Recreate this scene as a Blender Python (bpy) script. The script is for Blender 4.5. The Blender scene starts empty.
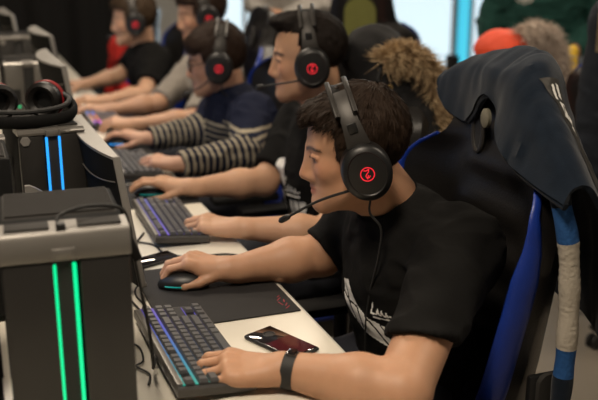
import bpy, bmesh, math, random
import numpy as np
from mathutils import Vector, Matrix, Euler
from mathutils.bvhtree import BVHTree
random.seed(7)
SC = bpy.context.scene
COL = SC.collection
V = lambda *a: np.array(a, float)
def nrm(v):
    v = np.array(v, float); return v / np.linalg.norm(v)

# ------------------------------------------------------------------ materials
def mat(name, col, rough=.6, metal=0, emit=None, estr=0, noise=0, nscale=30, bump=0, bscale=60, spec=.5, sheen=0, coat=0):
    m = bpy.data.materials.new(name); m.use_nodes = True
    nt = m.node_tree; b = nt.nodes['Principled BSDF']
    b.inputs['Base Color'].default_value = (*col, 1); b.inputs['Roughness'].default_value = rough
    b.inputs['Metallic'].default_value = metal; b.inputs['Specular IOR Level'].default_value = spec
    b.inputs['Sheen Weight'].default_value = sheen; b.inputs['Coat Weight'].default_value = coat
    if emit:
        b.inputs['Emission Color'].default_value = (*emit, 1); b.inputs['Emission Strength'].default_value = estr
    tc = nt.nodes.new('ShaderNodeTexCoord')
    if noise:
        n = nt.nodes.new('ShaderNodeTexNoise'); n.inputs['Scale'].default_value = nscale; n.inputs['Detail'].default_value = 5
        nt.links.new(tc.outputs['Object'], n.inputs['Vector'])
        mx = nt.nodes.new('ShaderNodeMix'); mx.data_type = 'RGBA'
        mx.inputs['A'].default_value = (*[c*(1-noise) for c in col], 1); mx.inputs['B'].default_value = (*[min(1, c*(1+noise)) for c in col], 1)
        nt.links.new(n.outputs['Fac'], mx.inputs['Factor']); nt.links.new(mx.outputs['Result'], b.inputs['Base Color'])
    if bump:
        n2 = nt.nodes.new('ShaderNodeTexNoise'); n2.inputs['Scale'].default_value = bscale; n2.inputs['Detail'].default_value = 4
        nt.links.new(tc.outputs['Object'], n2.inputs['Vector'])
        bp = nt.nodes.new('ShaderNodeBump'); bp.inputs['Strength'].default_value = bump; bp.inputs['Distance'].default_value = .01
        nt.links.new(n2.outputs['Fac'], bp.inputs['Height']); nt.links.new(bp.outputs['Normal'], b.inputs['Normal'])
    return m
def attr_mat(name, rough=.55, sss=0, bump=0, bscale=200, mul=.08, spec=.4):
    m = mat(name, (.5, .5, .5), rough, bump=bump, bscale=bscale, spec=spec); nt = m.node_tree; b = nt.nodes['Principled BSDF']
    a = nt.nodes.new('ShaderNodeAttribute'); a.attribute_name = 'Col'
    n = nt.nodes.new('ShaderNodeTexNoise'); n.inputs['Scale'].default_value = 45; n.inputs['Detail'].default_value = 4
    tc = nt.nodes.new('ShaderNodeTexCoord'); nt.links.new(tc.outputs['Object'], n.inputs['Vector'])
    mr = nt.nodes.new('ShaderNodeMapRange'); mr.inputs['To Min'].default_value = 1-mul; mr.inputs['To Max'].default_value = 1+mul
    nt.links.new(n.outputs['Fac'], mr.inputs['Value'])
    mx = nt.nodes.new('ShaderNodeVectorMath'); mx.operation = 'SCALE'
    nt.links.new(a.outputs['Color'], mx.inputs[0]); nt.links.new(mr.outputs['Result'], mx.inputs['Scale'])
    nt.links.new(mx.outputs['Vector'], b.inputs['Base Color'])
    if sss:
        b.inputs['Subsurface Weight'].default_value = sss; b.inputs['Subsurface Radius'].default_value = (1, .35, .2); b.inputs['Subsurface Scale'].default_value = .006
    return m
def hair_mat(name, col):
    m = mat(name, col, .62, spec=.16); nt = m.node_tree; b = nt.nodes['Principled BSDF']
    tc = nt.nodes.new('ShaderNodeTexCoord'); mp = nt.nodes.new('ShaderNodeMapping'); mp.inputs['Scale'].default_value = (130, 480, 160)
    mp.inputs['Rotation'].default_value = (0, 0, .3)
    n = nt.nodes.new('ShaderNodeTexNoise'); n.inputs['Scale'].default_value = 1; n.inputs['Detail'].default_value = 4
    nt.links.new(tc.outputs['Object'], mp.inputs['Vector']); nt.links.new(mp.outputs['Vector'], n.inputs['Vector'])
    mx = nt.nodes.new('ShaderNodeMix'); mx.data_type = 'RGBA'; mx.inputs['A'].default_value = (*[c*.6 for c in col], 1); mx.inputs['B'].default_value = (*[c*1.35 for c in col], 1)
    nt.links.new(n.outputs['Fac'], mx.inputs['Factor']); nt.links.new(mx.outputs['Result'], b.inputs['Base Color'])
    bp = nt.nodes.new('ShaderNodeBump'); bp.inputs['Strength'].default_value = .35; bp.inputs['Distance'].default_value = .002
    nt.links.new(n.outputs['Fac'], bp.inputs['Height']); nt.links.new(bp.outputs['Normal'], b.inputs['Normal'])
    return m
M = {}
M['skin'] = attr_mat('skin', .5, sss=.12, bump=.06, bscale=350)
M['black_cotton'] = mat('black cotton', (.0062, .006, .0057), .9, noise=.2, nscale=18, bump=.2, bscale=40, spec=.15)
M['navy_fleece'] = mat('navy fleece', (.0095, .0155, .026), .95, noise=.3, nscale=45, bump=.12, bscale=420, spec=.08, sheen=.12)
M['black_nylon'] = mat('black nylon', (.006, .006, .0065), .85, bump=.2, bscale=30, spec=.3)
M['denim'] = mat('dark denim', (.012, .014, .022), .9, noise=.3, nscale=200)
M['shoe'] = mat('black shoe leather', (.02, .02, .02), .5, noise=.2)
M['shoe_sole'] = mat('pale rubber sole', (.5, .5, .48), .7, noise=.1)
M['grey_jersey'] = mat('grey jersey', (.24, .215, .185), .9, noise=.15, nscale=150, bump=.2, bscale=40)
M['beige_cotton'] = mat('beige cotton', (.34, .31, .26), .9, noise=.12, nscale=60, bump=.2, bscale=30)
M['grey_cotton'] = mat('grey cotton', (.36, .34, .31), .9, noise=.1, nscale=80, bump=.2, bscale=30)
M['green_cotton'] = mat('dark green cotton', (.008, .058, .046), .9, noise=.15, nscale=60, bump=.3, bscale=25)
M['print_white'] = mat('white shirt print', (.80, .79, .75), .7, noise=.12, nscale=60)
M['plastic'] = mat('matte black plastic', (.009, .009, .009), .42, noise=.15, nscale=80)
M['plastic_soft'] = mat('soft touch black plastic', (.007, .0068, .0065), .75, spec=.2, noise=.15, nscale=80)
M['plastic_grey'] = mat('dark grey metal band', (.034, .031, .028), .45, metal=.35, noise=.15, nscale=50)
M['leatherette'] = mat('black leatherette', (.0075, .0065, .006), .42, noise=.2, nscale=40, bump=.10, bscale=220)
M['blue_leatherette'] = mat('blue leatherette', (.008, .035, .28), .38, noise=.15, nscale=40, bump=.1, bscale=220)
M['hinge'] = mat('charcoal hinge plastic', (.035, .033, .03), .5, noise=.1)
M['chair_metal'] = mat('black powder coated metal', (.02, .02, .02), .5, metal=.6)
M['olive_print'] = mat('olive printed panel', (.17, .18, .045), .7, noise=.12, nscale=30)
M['tan_print'] = mat('tan printed panel', (.17, .13, .075), .7, noise=.12, nscale=30)
M['dark_print'] = mat('dark print ink', (.03, .034, .018), .7, noise=.1)
M['pale_print'] = mat('pale print ink', (.55, .55, .5), .7, noise=.1)
M['slot_trim'] = mat('dark slot trim', (.022, .02, .018), .45, noise=.1)
M['red_led'] = mat('red lit logo', (.3, .0, .0), .4, emit=(1, .03, .05), estr=.75)
M['red_fabric'] = mat('red jacket fabric', (.55, .018, .012), .75, noise=.1, bump=.3, bscale=25)
M['orange_red'] = mat('orange red jacket fabric', (.75, .07, .02), .7, noise=.1, bump=.3, bscale=25)
M['yellow_fabric'] = mat('yellow jacket fabric', (.85, .55, .04), .7, noise=.08, bump=.3, bscale=25)
M['white_fabric'] = mat('white jacket fabric', (.75, .68, .62), .8, noise=.08, bump=.3, bscale=25)
M['red_trim'] = mat('red trim', (.30, .012, .015), .5, noise=.1)
M['table'] = mat('white laminate', (.70, .66, .57), .32, noise=.03, nscale=8)
M['table_edge'] = mat('grey edge band', (.45, .44, .40), .5, noise=.05)
M['steel_leg'] = mat('grey painted steel', (.2, .2, .2), .45, metal=.5)
M['mat_cloth'] = mat('black mouse mat cloth', (.011, .010, .010), .8, noise=.2, nscale=300, bump=.1, bscale=500)
M['mat_logo'] = mat('dull red mat print', (.22, .02, .03), .8, noise=.1)
M['key'] = mat('black key plastic', (.075, .075, .078), .33, noise=.1, nscale=60)
M['keyboard'] = mat('dark brushed keyboard metal', (.065, .062, .06), .42, metal=.4, noise=.15, nscale=80)
M['silver'] = mat('silver plastic', (.25, .24, .225), .38, metal=.25, noise=.06)
M['case'] = mat('black painted steel case', (.008, .008, .008), .8, noise=.15, nscale=60, spec=.15)
M['brow'] = mat('grey satin metal', (.17, .16, .145), .36, metal=.4, noise=.06)
M['silver_dark'] = mat('grey brushed plastic', (.19, .18, .165), .38, metal=.4, noise=.1, nscale=50)
M['mesh_grey'] = mat('grey perforated plastic', (.026, .024, .022), .7, noise=.3, nscale=400, spec=.25)
M['pc_front'] = mat('dark grey satin panel', (.024, .0225, .021), .42, metal=.2, noise=.1, nscale=20)
M['screen'] = mat('lit monitor screen', (.02, .02, .03), .2, emit=(.35, .5, .8), estr=.9, noise=.3, nscale=8)
M['green_led'] = mat('green lit strip', (.0, .3, .15), .4, emit=(.0, 1, .36), estr=.85)
M['blue_led'] = mat('blue lit strip', (.0, .1, .4), .4, emit=(.03, .38, 1), estr=1.1)
M['phone_glass'] = mat('black phone glass', (.012, .008, .008), .06, coat=1, spec=.7)
M['phone_red'] = mat('dark red phone back', (.065, .008, .012), .12, coat=1, spec=.7, noise=.2)
M['metal_rim'] = mat('dark metal rim', (.12, .12, .12), .3, metal=.9)
M['rubber'] = mat('black rubber', (.012, .012, .012), .65)
M['white_cable'] = mat('white cable sheath', (.6, .58, .55), .5)
M['glass_frame'] = mat('dark spectacle frame', (.02, .018, .018), .3)
M['floor'] = mat('greige vinyl floor', (.27, .235, .19), .42, noise=.12, nscale=3)
M['wall'] = mat('grey wall paint', (.34, .33, .31), .9, noise=.05)
M['curtain'] = mat('black backdrop cloth', (.003, .0028, .003), .95, noise=.2, nscale=20)
M['ceiling'] = mat('dark grey ceiling', (.10, .10, .10), .9, noise=.03)
M['window'] = mat('bright daylight pane', (.6, .75, .85), .3, emit=(.72, .89, 1), estr=.80, noise=.1)
M['cyan'] = mat('cyan lit frame', (.05, .5, .7), .3, emit=(.08, .62, .85), estr=.75)
M['blue_panel'] = mat('blue banner', (.006, .07, .22), .7, noise=.15, nscale=6)
M['eye'] = attr_mat('eyeball', .3, mul=.02)
M['lamp'] = mat('lit lamp diffuser', (.9, .85, .75), .5, emit=(1, .88, .7), estr=6)
M['dark_red_bit'] = mat('dark red plastic', (.18, .01, .01), .5)

# ------------------------------------------------------------------ objects
def link(name, me, m, parent=None):
    o = bpy.data.objects.new(name, me); COL.objects.link(o)
    if m is not None:
        for mm in (m if isinstance(m, (list, tuple)) else [m]): me.materials.append(mm)
    if parent: o.parent = parent
    return o
def tag(o, label=None, cat=None, group=None, kind=None):
    if label: o['label'] = label
    if cat: o['category'] = cat
    if group: o['group'] = group
    if kind: o['kind'] = kind
    return o
def thing(name, label, cat, loc=(0, 0, 0), rz=0, group=None):
    o = bpy.data.objects.new(name, None); COL.objects.link(o); o.empty_display_size = .05
    o.location = loc; o.rotation_euler = (0, 0, rz)
    return tag(o, label, cat, group)
def np_mesh(name, verts, quads, smooth=True):
    me = bpy.data.meshes.new(name)
    verts = np.asarray(verts, np.float32); quads = np.asarray(quads, np.int32)
    n = len(quads); k = quads.shape[1]
    me.vertices.add(len(verts)); me.vertices.foreach_set('co', verts.ravel())
    me.loops.add(n*k); me.loops.foreach_set('vertex_index', quads.ravel())
    me.polygons.add(n); me.polygons.foreach_set('loop_start', np.arange(0, n*k, k, dtype=np.int32))
    me.update(calc_edges=True); me.validate()
    if smooth: me.polygons.foreach_set('use_smooth', np.ones(len(me.polygons), bool))
    return me
def setcol(me, cols):
    a = me.color_attributes.new('Col', 'FLOAT_COLOR', 'POINT')
    c = np.ones((len(me.vertices), 4), np.float32); c[:, :3] = cols
    a.data.foreach_set('color', c.ravel())
def catmull(pts, n=8):
    pts = [np.array(p, float) for p in pts]
    P = [2*pts[0]-pts[1]] + pts + [2*pts[-1]-pts[-2]]; out = []
    for i in range(1, len(P)-2):
        for j in range(n):
            t = j/n; a, b, c, d = P[i-1:i+3]
            out.append(.5*((2*b)+(c-a)*t+(2*a-5*b+4*c-d)*t*t+(3*b-a-3*c+d)*t**3))
    out.append(pts[-1]); return out

class MB:
    def __init__(s): s.bm = bmesh.new()
    def _add(s, geom_fn):
        tmp = bmesh.new(); geom_fn(tmp); me = bpy.data.meshes.new('t'); tmp.to_mesh(me); tmp.free(); s.bm.from_mesh(me); bpy.data.meshes.remove(me); return s
    def box(s, c, size, bev=0, R=None, seg=2):
        def g(b):
            bmesh.ops.create_cube(b, size=1)
            bmesh.ops.scale(b, vec=size, verts=b.verts)
            if bev: bmesh.ops.bevel(b, geom=list(b.edges), offset=bev, segments=seg, affect='EDGES', profile=.5)
            if R is not None: bmesh.ops.rotate(b, cent=(0, 0, 0), matrix=R, verts=b.verts)
            bmesh.ops.translate(b, vec=c, verts=b.verts)
        return s._add(g)
    def lathe(s, prof, n=32, T=None):
        # prof: list of (r, z); closed at the ends when r == 0
        def g(b):
            rings = []
            for r, z in prof:
                if r < 1e-6: rings.append([b.verts.new((0, 0, z))])
                else: rings.append([b.verts.new((r*math.cos(2*math.pi*i/n), r*math.sin(2*math.pi*i/n), z)) for i in range(n)])
            for A, B in zip(rings, rings[1:]):
                for i in range(n):
                    j = (i+1) % n
                    if len(A) == 1 and len(B) == 1: continue
                    if len(A) == 1: b.faces.new((A[0], B[i], B[j]))
                    elif len(B) == 1: b.faces.new((A[i], A[j], B[0]))
                    else: b.faces.new((A[i], A[j], B[j], B[i]))
            if T is not None: bmesh.ops.transform(b, matrix=T, verts=b.verts)
        return s._add(g)
    def tube(s, pts, r, n=8, closed=False, flat=None, up=(0, 0, 1)):
        # r: radius or list; flat: (scale along normal) for strap-like sections
        pts = [np.array(p, float) for p in pts]; N = len(pts)
        rs = r if isinstance(r, (list, tuple, np.ndarray)) else [r]*N
        def g(b):
            rings = []; prev = None
            for i in range(N):
                if closed: t = pts[(i+1) % N]-pts[i-1]
                else: t = pts[min(i+1, N-1)]-pts[max(i-1, 0)]
                t = nrm(t)
                if prev is None:
                    u = np.array(up, float)
                    if abs(u@t) > .95: u = V(1, 0, 0)
                else: u = prev
                u = nrm(u-t*(u@t)); prev = u; w = np.cross(t, u)
                a, c = (1, 1) if flat is None else flat
                rings.append([b.verts.new(pts[i]+rs[i]*(a*math.cos(2*math.pi*k/n)*u+c*math.sin(2*math.pi*k/n)*w)) for k in range(n)])
            rng = range(N) if closed else range(N-1)
            for i in rng:
                A, B = rings[i], rings[(i+1) % N]
                for k in range(n): b.faces.new((A[k], A[(k+1) % n], B[(k+1) % n], B[k]))
            if not closed: b.faces.new(rings[0][::-1]); b.faces.new(rings[-1])
        return s._add(g)
    def torus(s, c, R, r, axes=((1, 0, 0), (0, 1, 0)), n=32, m=10):
        a, b = map(np.array, axes)
        return s.tube([np.array(c)+R*(math.cos(2*math.pi*i/n)*a+math.sin(2*math.pi*i/n)*b) for i in range(n)], r, m, True, up=np.cross(a, b))
    def grid(s, rows, thick=None):
        # rows: list of equal-length point lists -> sheet
        def g(b):
            R = [[b.verts.new(p) for p in row] for row in rows]
            for A, B in zip(R, R[1:]):
                for i in range(len(A)-1): b.faces.new((A[i], A[i+1], B[i+1], B[i]))
            if thick:
                bmesh.ops.recalc_face_normals(b, faces=b.faces)
                bmesh.ops.solidify(b, geom=list(b.faces), thickness=thick)
        return s._add(g)
    def loft(s, rings, caps=True):
        def g(b):
            R = [[b.verts.new(p) for p in ring] for ring in rings]; n = len(R[0])
            for A, B in zip(R, R[1:]):
                for i in range(n): b.faces.new((A[i], A[(i+1) % n], B[(i+1) % n], B[i]))
            if caps: b.faces.new(R[0][::-1]); b.faces.new(R[-1])
        return s._add(g)
    def prism(s, poly, z0, z1, T=None):
        def g(b):
            A = [b.verts.new((x, y, z0)) for x, y in poly]; B = [b.verts.new((x, y, z1)) for x, y in poly]; n = len(poly)
            b.faces.new(A[::-1]); b.faces.new(B)
            for i in range(n): b.faces.new((A[i], A[(i+1) % n], B[(i+1) % n], B[i]))
            if T is not None: bmesh.ops.transform(b, matrix=T, verts=b.verts)
        return s._add(g)
    def build(s, name, m, parent=None, smooth=True, xf=None):
        bmesh.ops.recalc_face_normals(s.bm, faces=s.bm.faces)
        if xf is not None: bmesh.ops.transform(s.bm, matrix=xf, verts=s.bm.verts)
        me = bpy.data.meshes.new(name); s.bm.to_mesh(me); s.bm.free()
        if smooth:
            me.polygons.foreach_set('use_smooth', np.ones(len(me.polygons), bool)); me.set_sharp_from_angle(angle=math.radians(38))
        return link(name, me, m, parent)
def frame(o, x, y, z):
    m = Matrix.Identity(4)
    for i, a in enumerate((x, y, z)):
        for j in range(3): m[j][i] = float(a[j])
    for j in range(3): m[j][3] = float(o[j])
    return m

# ------------------------------------------------------------------ signed-distance sculpting
def vnoise(P, seed=0):
    I = np.floor(P).astype(np.int64); F = (P-I); F = F*F*(3-2*F)
    def h(dx, dy, dz):
        n = (I[:, 0]+dx)*374761393+(I[:, 1]+dy)*668265263+(I[:, 2]+dz)*2147483647+seed*974634
        n = (n ^ (n >> 13))*1274126177; n = n ^ (n >> 16)
        return (n & 0xffff)/32767.5-1
    x, y, z = F.T
    return ((h(0,0,0)*(1-x)+h(1,0,0)*x)*(1-y)+(h(0,1,0)*(1-x)+h(1,1,0)*x)*y)*(1-z)+((h(0,0,1)*(1-x)+h(1,0,1)*x)*(1-y)+(h(0,1,1)*(1-x)+h(1,1,1)*x)*y)*z
def smin(a, b, k):
    h = np.maximum(k-np.abs(a-b), 0)/k
    return np.minimum(a, b)-h*h*k*.25
def smax(a, b, k): return -smin(-a, -b, k)
def rc(a, b, r1, r2):
    a = np.array(a, float); b = np.array(b, float); ab = b-a; L2 = max(ab@ab, 1e-12)
    def f(P):
        q = P-a; t = np.clip(q@ab/L2, 0, 1)
        return np.linalg.norm(q-t[:, None]*ab, axis=1)-(r1+(r2-r1)*t)
    return f, np.minimum(a-r1, b-r2), np.maximum(a+r1, b+r2)
def el(c, r, R=None):
    c = np.array(c, float); r = np.array(r, float)
    def f(P):
        q = P-c
        if R is not None: q = q@R
        k0 = np.linalg.norm(q/r, axis=1); k1 = np.linalg.norm(q/(r*r), axis=1)
        return k0*(k0-1)/np.maximum(k1, 1e-9)
    m = r if R is None else np.abs(R)@r
    return f, c-m, c+m
def grp(prims, k, margin=.05):
    lo = np.min([p[1] for p in prims], 0); hi = np.max([p[2] for p in prims], 0)
    def f(P):
        d = np.maximum(np.maximum(lo-P, P-hi), 0); out = np.linalg.norm(d, axis=1)
        m = out < margin
        if m.any():
            Q = P[m]; v = prims[0][0](Q)
            for p in prims[1:]: v = smin(v, p[0](Q), k)
            out[m] = v
        return out
    return f, lo, hi
def union(gs, k):
    lo = np.min([g[1] for g in gs], 0); hi = np.max([g[2] for g in gs], 0)
    def f(P):
        v = gs[0][0](P)
        for g in gs[1:]: v = smin(v, g[0](P), k)
        return v
    return f, lo, hi
def sdf_mesh(S, h, pad=.02):
    f, lo, hi = S; lo = lo-pad; hi = hi+pad; B = 4
    nb = np.ceil((hi-lo)/(h*B)).astype(int)+1
    bx = np.stack(np.meshgrid(*[np.arange(n) for n in nb], indexing='ij'), -1).reshape(-1, 3)
    cen = lo+(bx*B+(B-1)/2)*h
    dc = np.concatenate([f(cen[i:i+200000]) for i in range(0, len(cen), 200000)])
    act = np.abs(dc) < h*B*.87*1.5+2*h
    D = np.repeat(np.repeat(np.repeat(np.where(dc > 0, 1., -1.).astype(np.float32).reshape(nb), B, 0), B, 1), B, 2)
    off = np.stack(np.meshgrid(*[np.arange(B)]*3, indexing='ij'), -1).reshape(-1, 3)
    idx = (bx[act][:, None]*B+off[None]).reshape(-1, 3)
    for i in range(0, len(idx), 300000):
        c = idx[i:i+300000]; D[c[:, 0], c[:, 1], c[:, 2]] = f(lo+c*h)
    sh = np.array(D.shape); ok = (idx < sh-1).all(1) & (idx > 0).all(1); C = idx[ok]
    cor = np.array([[i, j, k] for i in (0, 1) for j in (0, 1) for k in (0, 1)])
    W = np.stack([D[C[:, 0]+c[0], C[:, 1]+c[1], C[:, 2]+c[2]] for c in cor], 1)
    neg = W < 0; mix = neg.any(1) & ~neg.all(1); C = C[mix]; W = W[mix]
    lin = (C[:, 0]*sh[1]+C[:, 1])*sh[2]+C[:, 2]; o = np.argsort(lin); C = C[o]; W = W[o]; lin = lin[o]
    acc = np.zeros((len(C), 3)); cnt = np.zeros(len(C))
    for a in range(8):
        for ax, st in ((0, 4), (1, 2), (2, 1)):
            if a & st: continue
            b = a+st; s = (W[:, a] < 0) != (W[:, b] < 0)
            t = W[s, a]/(W[s, a]-W[s, b]); p = np.repeat(cor[a][None].astype(float), s.sum(), 0); p[:, ax] += t
            acc[s] += p; cnt[s] += 1
    verts = lo+(C+acc/cnt[:, None])*h
    quads = []
    for ax, st in ((0, 4), (1, 2), (2, 1)):
        a = W[:, 0] < 0; b = W[:, st] < 0; s = np.nonzero(a != b)[0]
        o1 = np.zeros(3, int); o2 = np.zeros(3, int); o1[(ax+1) % 3] = 1; o2[(ax+2) % 3] = 1
        ids = []; good = np.ones(len(s), bool)
        for o_ in (0*o1, o1, o1+o2, o2):
            c = C[s]-o_; l = (c[:, 0]*sh[1]+c[:, 1])*sh[2]+c[:, 2]
            k = np.clip(np.searchsorted(lin, l), 0, len(lin)-1); good &= lin[k] == l; ids.append(k)
        q = np.stack(ids, 1); flip = ~a[s]; q[flip] = q[flip][:, ::-1]
        quads.append(q[good])
    return verts, np.concatenate(quads)
def sdf_obj(name, S, h, m, parent=None, base=None, colfn=None, pad=.02, disp=None):
    v, q = sdf_mesh(S, h, pad)
    w = v if base is None else v-np.array(base)
    me = np_mesh(name, w, q)
    if disp is not None:
        nn = np.empty(len(me.vertices)*3, np.float32); me.vertices.foreach_get('normal', nn)
        w = w+nn.reshape(-1, 3)*disp(v)[:, None]; me.vertices.foreach_set('co', w.astype(np.float32).ravel()); me.update()
    if colfn is not None: setcol(me, colfn(v))
    o = link(name, me, m, parent)
    return o, v, q
def folds(amp, sc=(14, 14, 26), seed=0):
    sc = np.array(sc, float)
    def d(P):
        w = P+.03*np.stack([vnoise(P*9, seed+5), vnoise(P*9, seed+6), vnoise(P*9, seed+7)], 1)
        n = vnoise(w*sc, seed); m = vnoise(w*sc*2.1, seed+1)
        return amp*((1-2*np.abs(n))*.8+.4*m)
    return d

# ------------------------------------------------------------------ people
def rot_frame(fwd, pitch, roll):
    """columns: forward, left, up; pitch > 0 looks down, roll > 0 tips to the left"""
    f = nrm([fwd[0], fwd[1], 0]); l = np.cross(V(0, 0, 1), f); u = V(0, 0, 1)
    p = math.radians(pitch); f2 = f*math.cos(p)-u*math.sin(p); u2 = u*math.cos(p)+f*math.sin(p)
    r = math.radians(roll); l2 = l*math.cos(r)-u2*math.sin(r); u3 = u2*math.cos(r)+l*math.sin(r)
    return np.stack([f2, l2, u3], 1)
def head_sdf(c, R, s, nose=1.0, jaw=1.0):
    soft = grp([el((-.004, 0, .045), (.092, .076, .083)), el((.034, 0, .036), (.060, .062, .064)),
                el((.042, 0, -.030), (.049, .055, .070)), el((.045, 0, -.066), (.045*jaw, .044, .040)),
                rc((-.002, .052, -.045), (.076, .013, -.092), .022, .018*jaw), rc((-.002, -.052, -.045), (.076, -.013, -.092), .022, .018*jaw),
                el((.060, .037, -.018), (.026, .021, .022)), el((.060, -.037, -.018), (.026, .021, .022)),
                el((.081, 0, -.092), (.016, .019, .016))], .022, 9)
    brow = grp([rc((.088, .008, .024), (.076, .042, .028), .0085, .006), rc((.088, -.008, .024), (.076, -.042, .028), .0085, .006)], .01, 9)
    nos = grp([rc((.0895, 0, .020), (.1085+.006*(nose-1), 0, -.030), .0085, .0100*nose), rc((.100, .011, -.035), (.094, .0135, -.036), .0075, .007),
               rc((.100, -.011, -.035), (.094, -.0135, -.036), .0075, .007), rc((.091, 0, .0), (.096, 0, -.034), .012, .011)], .010, 9)
    lips = grp([rc((.0965, .004, -.0555), (.084, .021, -.060), .0056, .0030), rc((.0965, -.004, -.0555), (.084, -.021, -.060), .0056, .0030),
                rc((.0955, .003, -.0672), (.083, .019, -.0625), .0062, .0032), rc((.0955, -.003, -.0672), (.083, -.019, -.0625), .0062, .0032)], .003, 9)
    sock = [el((.0975, y, .007), (.0135, .0160, .0090)) for y in (.031, -.031)]
    ears = grp([el((-.008, y, .002), (.020, .009, .031)) for y in (.079, -.079)]+[rc((-.004, y, -.020), (-.006, y, -.027), .007, .006) for y in (.077, -.077)], .008, 9)
    lids = grp([rc((.0870, y-.011, .0090), (.0893, y, .0105), .0034, .0038) for y in (.031, -.031)]+[rc((.0893, y, .0105), (.0825, y+.013*np.sign(y), .0085), .0038, .0030) for y in (.031, -.031)]
               +[rc((.0865, y-.010, .0045), (.083, y+.011, .0045), .0024, .0022) for y in (.031, -.031)], .004, 9)
    def f(P):
        out = np.linalg.norm(P-c, axis=1)-.15*s
        m = out < .06
        if m.any():
            q = ((P[m]-c)@R)/s
            d = smin(soft[0](q), brow[0](q), .014)
            for e in sock: d = smax(d, -e[0](q), .010)
            d = smin(d, lids[0](q), .006)
            d = smin(d, nos[0](q), .018); d = smin(d, lips[0](q), .005); d = smin(d, ears[0](q), .008)
            out[m] = d*s
        return out
    return f, c-.17*s, c+.17*s
FLEX_KEY = [(28, 48, 30), (30, 52, 32), (34, 52, 30), (36, 48, 28)]
FLEX_MOUSE = [(8, 26, 18), (10, 28, 18), (16, 34, 24), (22, 38, 26)]
FLEX_REST = [(14, 26, 16), (16, 28, 18), (20, 30, 20), (24, 30, 20)]
def hand_sdf(w, d, n, left, flex, spread=1.0, s=1.0, thumb=(.62, .62, -.42)):
    d = nrm(d); n = np.array(n, float); n = nrm(n-d*(n@d)); t = np.cross(d, n)*(1 if left else -1)
    X = np.stack([d, t, n], 1)
    g = lambda x, y, z: w+X@(np.array([x, y, z])*s)
    mcp = [(.088, .026, .004), (.092, .004, .007), (.087, -.017, .004), (.078, -.036, -.002)]
    ln = [(.044, .026, .021), (.048, .029, .022), (.044, .027, .021), (.035, .021, .019)]
    rad = [(.0098, .0090, .0082, .0070), (.0100, .0092, .0083, .0070), (.0096, .0087, .0079, .0067), (.0086, .0077, .0070, .0060)]
    palm = [rc(g(.004, y*.42, 0), g(x, y, z-.004), .0185*s, .0125*s) for x, y, z in mcp]
    palm += [rc(g(.018, .018, -.010), g(.060, .026, -.009), .016*s, .011*s), rc(g(.018, -.018, -.009), g(.064, -.030, -.008), .016*s, .012*s), rc(g(-.03, 0, 0), g(.01, 0, 0), .0235*s, .021*s)]
    palm += [rc(g(x-.01, y, z), g(x+.002, y, z+.002), .0095*s, .0102*s) for x, y, z in mcp]
    fingers = []
    for i in range(4):
        a = math.radians((6, 1, -4, -10)[i]*spread); p = np.array(mcp[i]); ang = 0; pr = []
        for j in range(3):
            ang += math.radians(flex[i][j]); L = ln[i][j]
            q = p+L*np.array([math.cos(ang)*math.cos(a), math.cos(ang)*math.sin(a), -math.sin(ang)])
            pr.append(rc(g(*p), g(*q), rad[i][j]*s, rad[i][j+1]*s)); p = q
        fingers.append(grp(pr, .003, .03))
    th = nrm(thumb); p0 = np.array([.022, .024, -.010]); p1 = p0+.042*th
    p2 = p1+.033*nrm([.88, th[1]*.45, th[2]*.8]); p3 = p2+.026*nrm([.95, -.02, th[2]*.7])
    fingers.append(grp([rc(g(*p0), g(*p1), .0145*s, .0112*s), rc(g(*p1), g(*p2), .0108*s, .0097*s), rc(g(*p2), g(*p3), .0097*s, .0075*s)], .004, .03))
    return grp(palm, .012, .04), fingers
def body_axes(sp): return nrm(np.array(sp['shL'])-np.array(sp['shR']))
def torso_prims(sp, inf=0.0, slim=1.0):
    lat = body_axes(sp); pts = [np.array(p, float) for p in sp['spine']]
    size = [(.112, .165, .115), (.105, .148, .125), (.118, .165, .150), (.090, .150, .085)]
    out = []
    for i, (p, r) in enumerate(zip(pts, size)):
        up = nrm(pts[min(i+1, 3)]-pts[max(i-1, 0)]); fw = nrm(np.cross(lat, up)); up2 = np.cross(fw, lat)
        r = np.array(r)*slim+inf
        out.append(el(p, r, np.stack([fw, lat, up2], 1)))
    nb = np.array(sp['neck'], float)
    for k in ('shL', 'shR'):
        s_ = np.array(sp[k], float)
        out.append(rc(nb-V(0, 0, .015), s_+V(0, 0, .005), .050*slim+inf, .050*slim+inf))
        out.append(rc(s_, s_+.35*(np.array(sp['el'+k[-1]])-s_), .052*slim+inf, .048*slim+inf))
        out.append(rc(pts[2], s_, .09*slim+inf, .055*slim+inf))
    return out
def leg_pts(sp):
    if 'legs' in sp: return sp['legs']
    lat = body_axes(sp); p = np.array(sp['spine'][0], float); fw = nrm(np.cross(lat, V(0, 0, 1))); out = []
    for sgn in (1, -1):
        hip = p+lat*.085*sgn-V(0, 0, .01); kn = hip+fw*.40+lat*.06*sgn+V(0, 0, .0); kn[2] = .50
        an = kn+fw*.06-V(0, 0, .41); out.append((hip, kn, an, an+fw*.15-V(0, 0, .045)))
    return out
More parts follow.
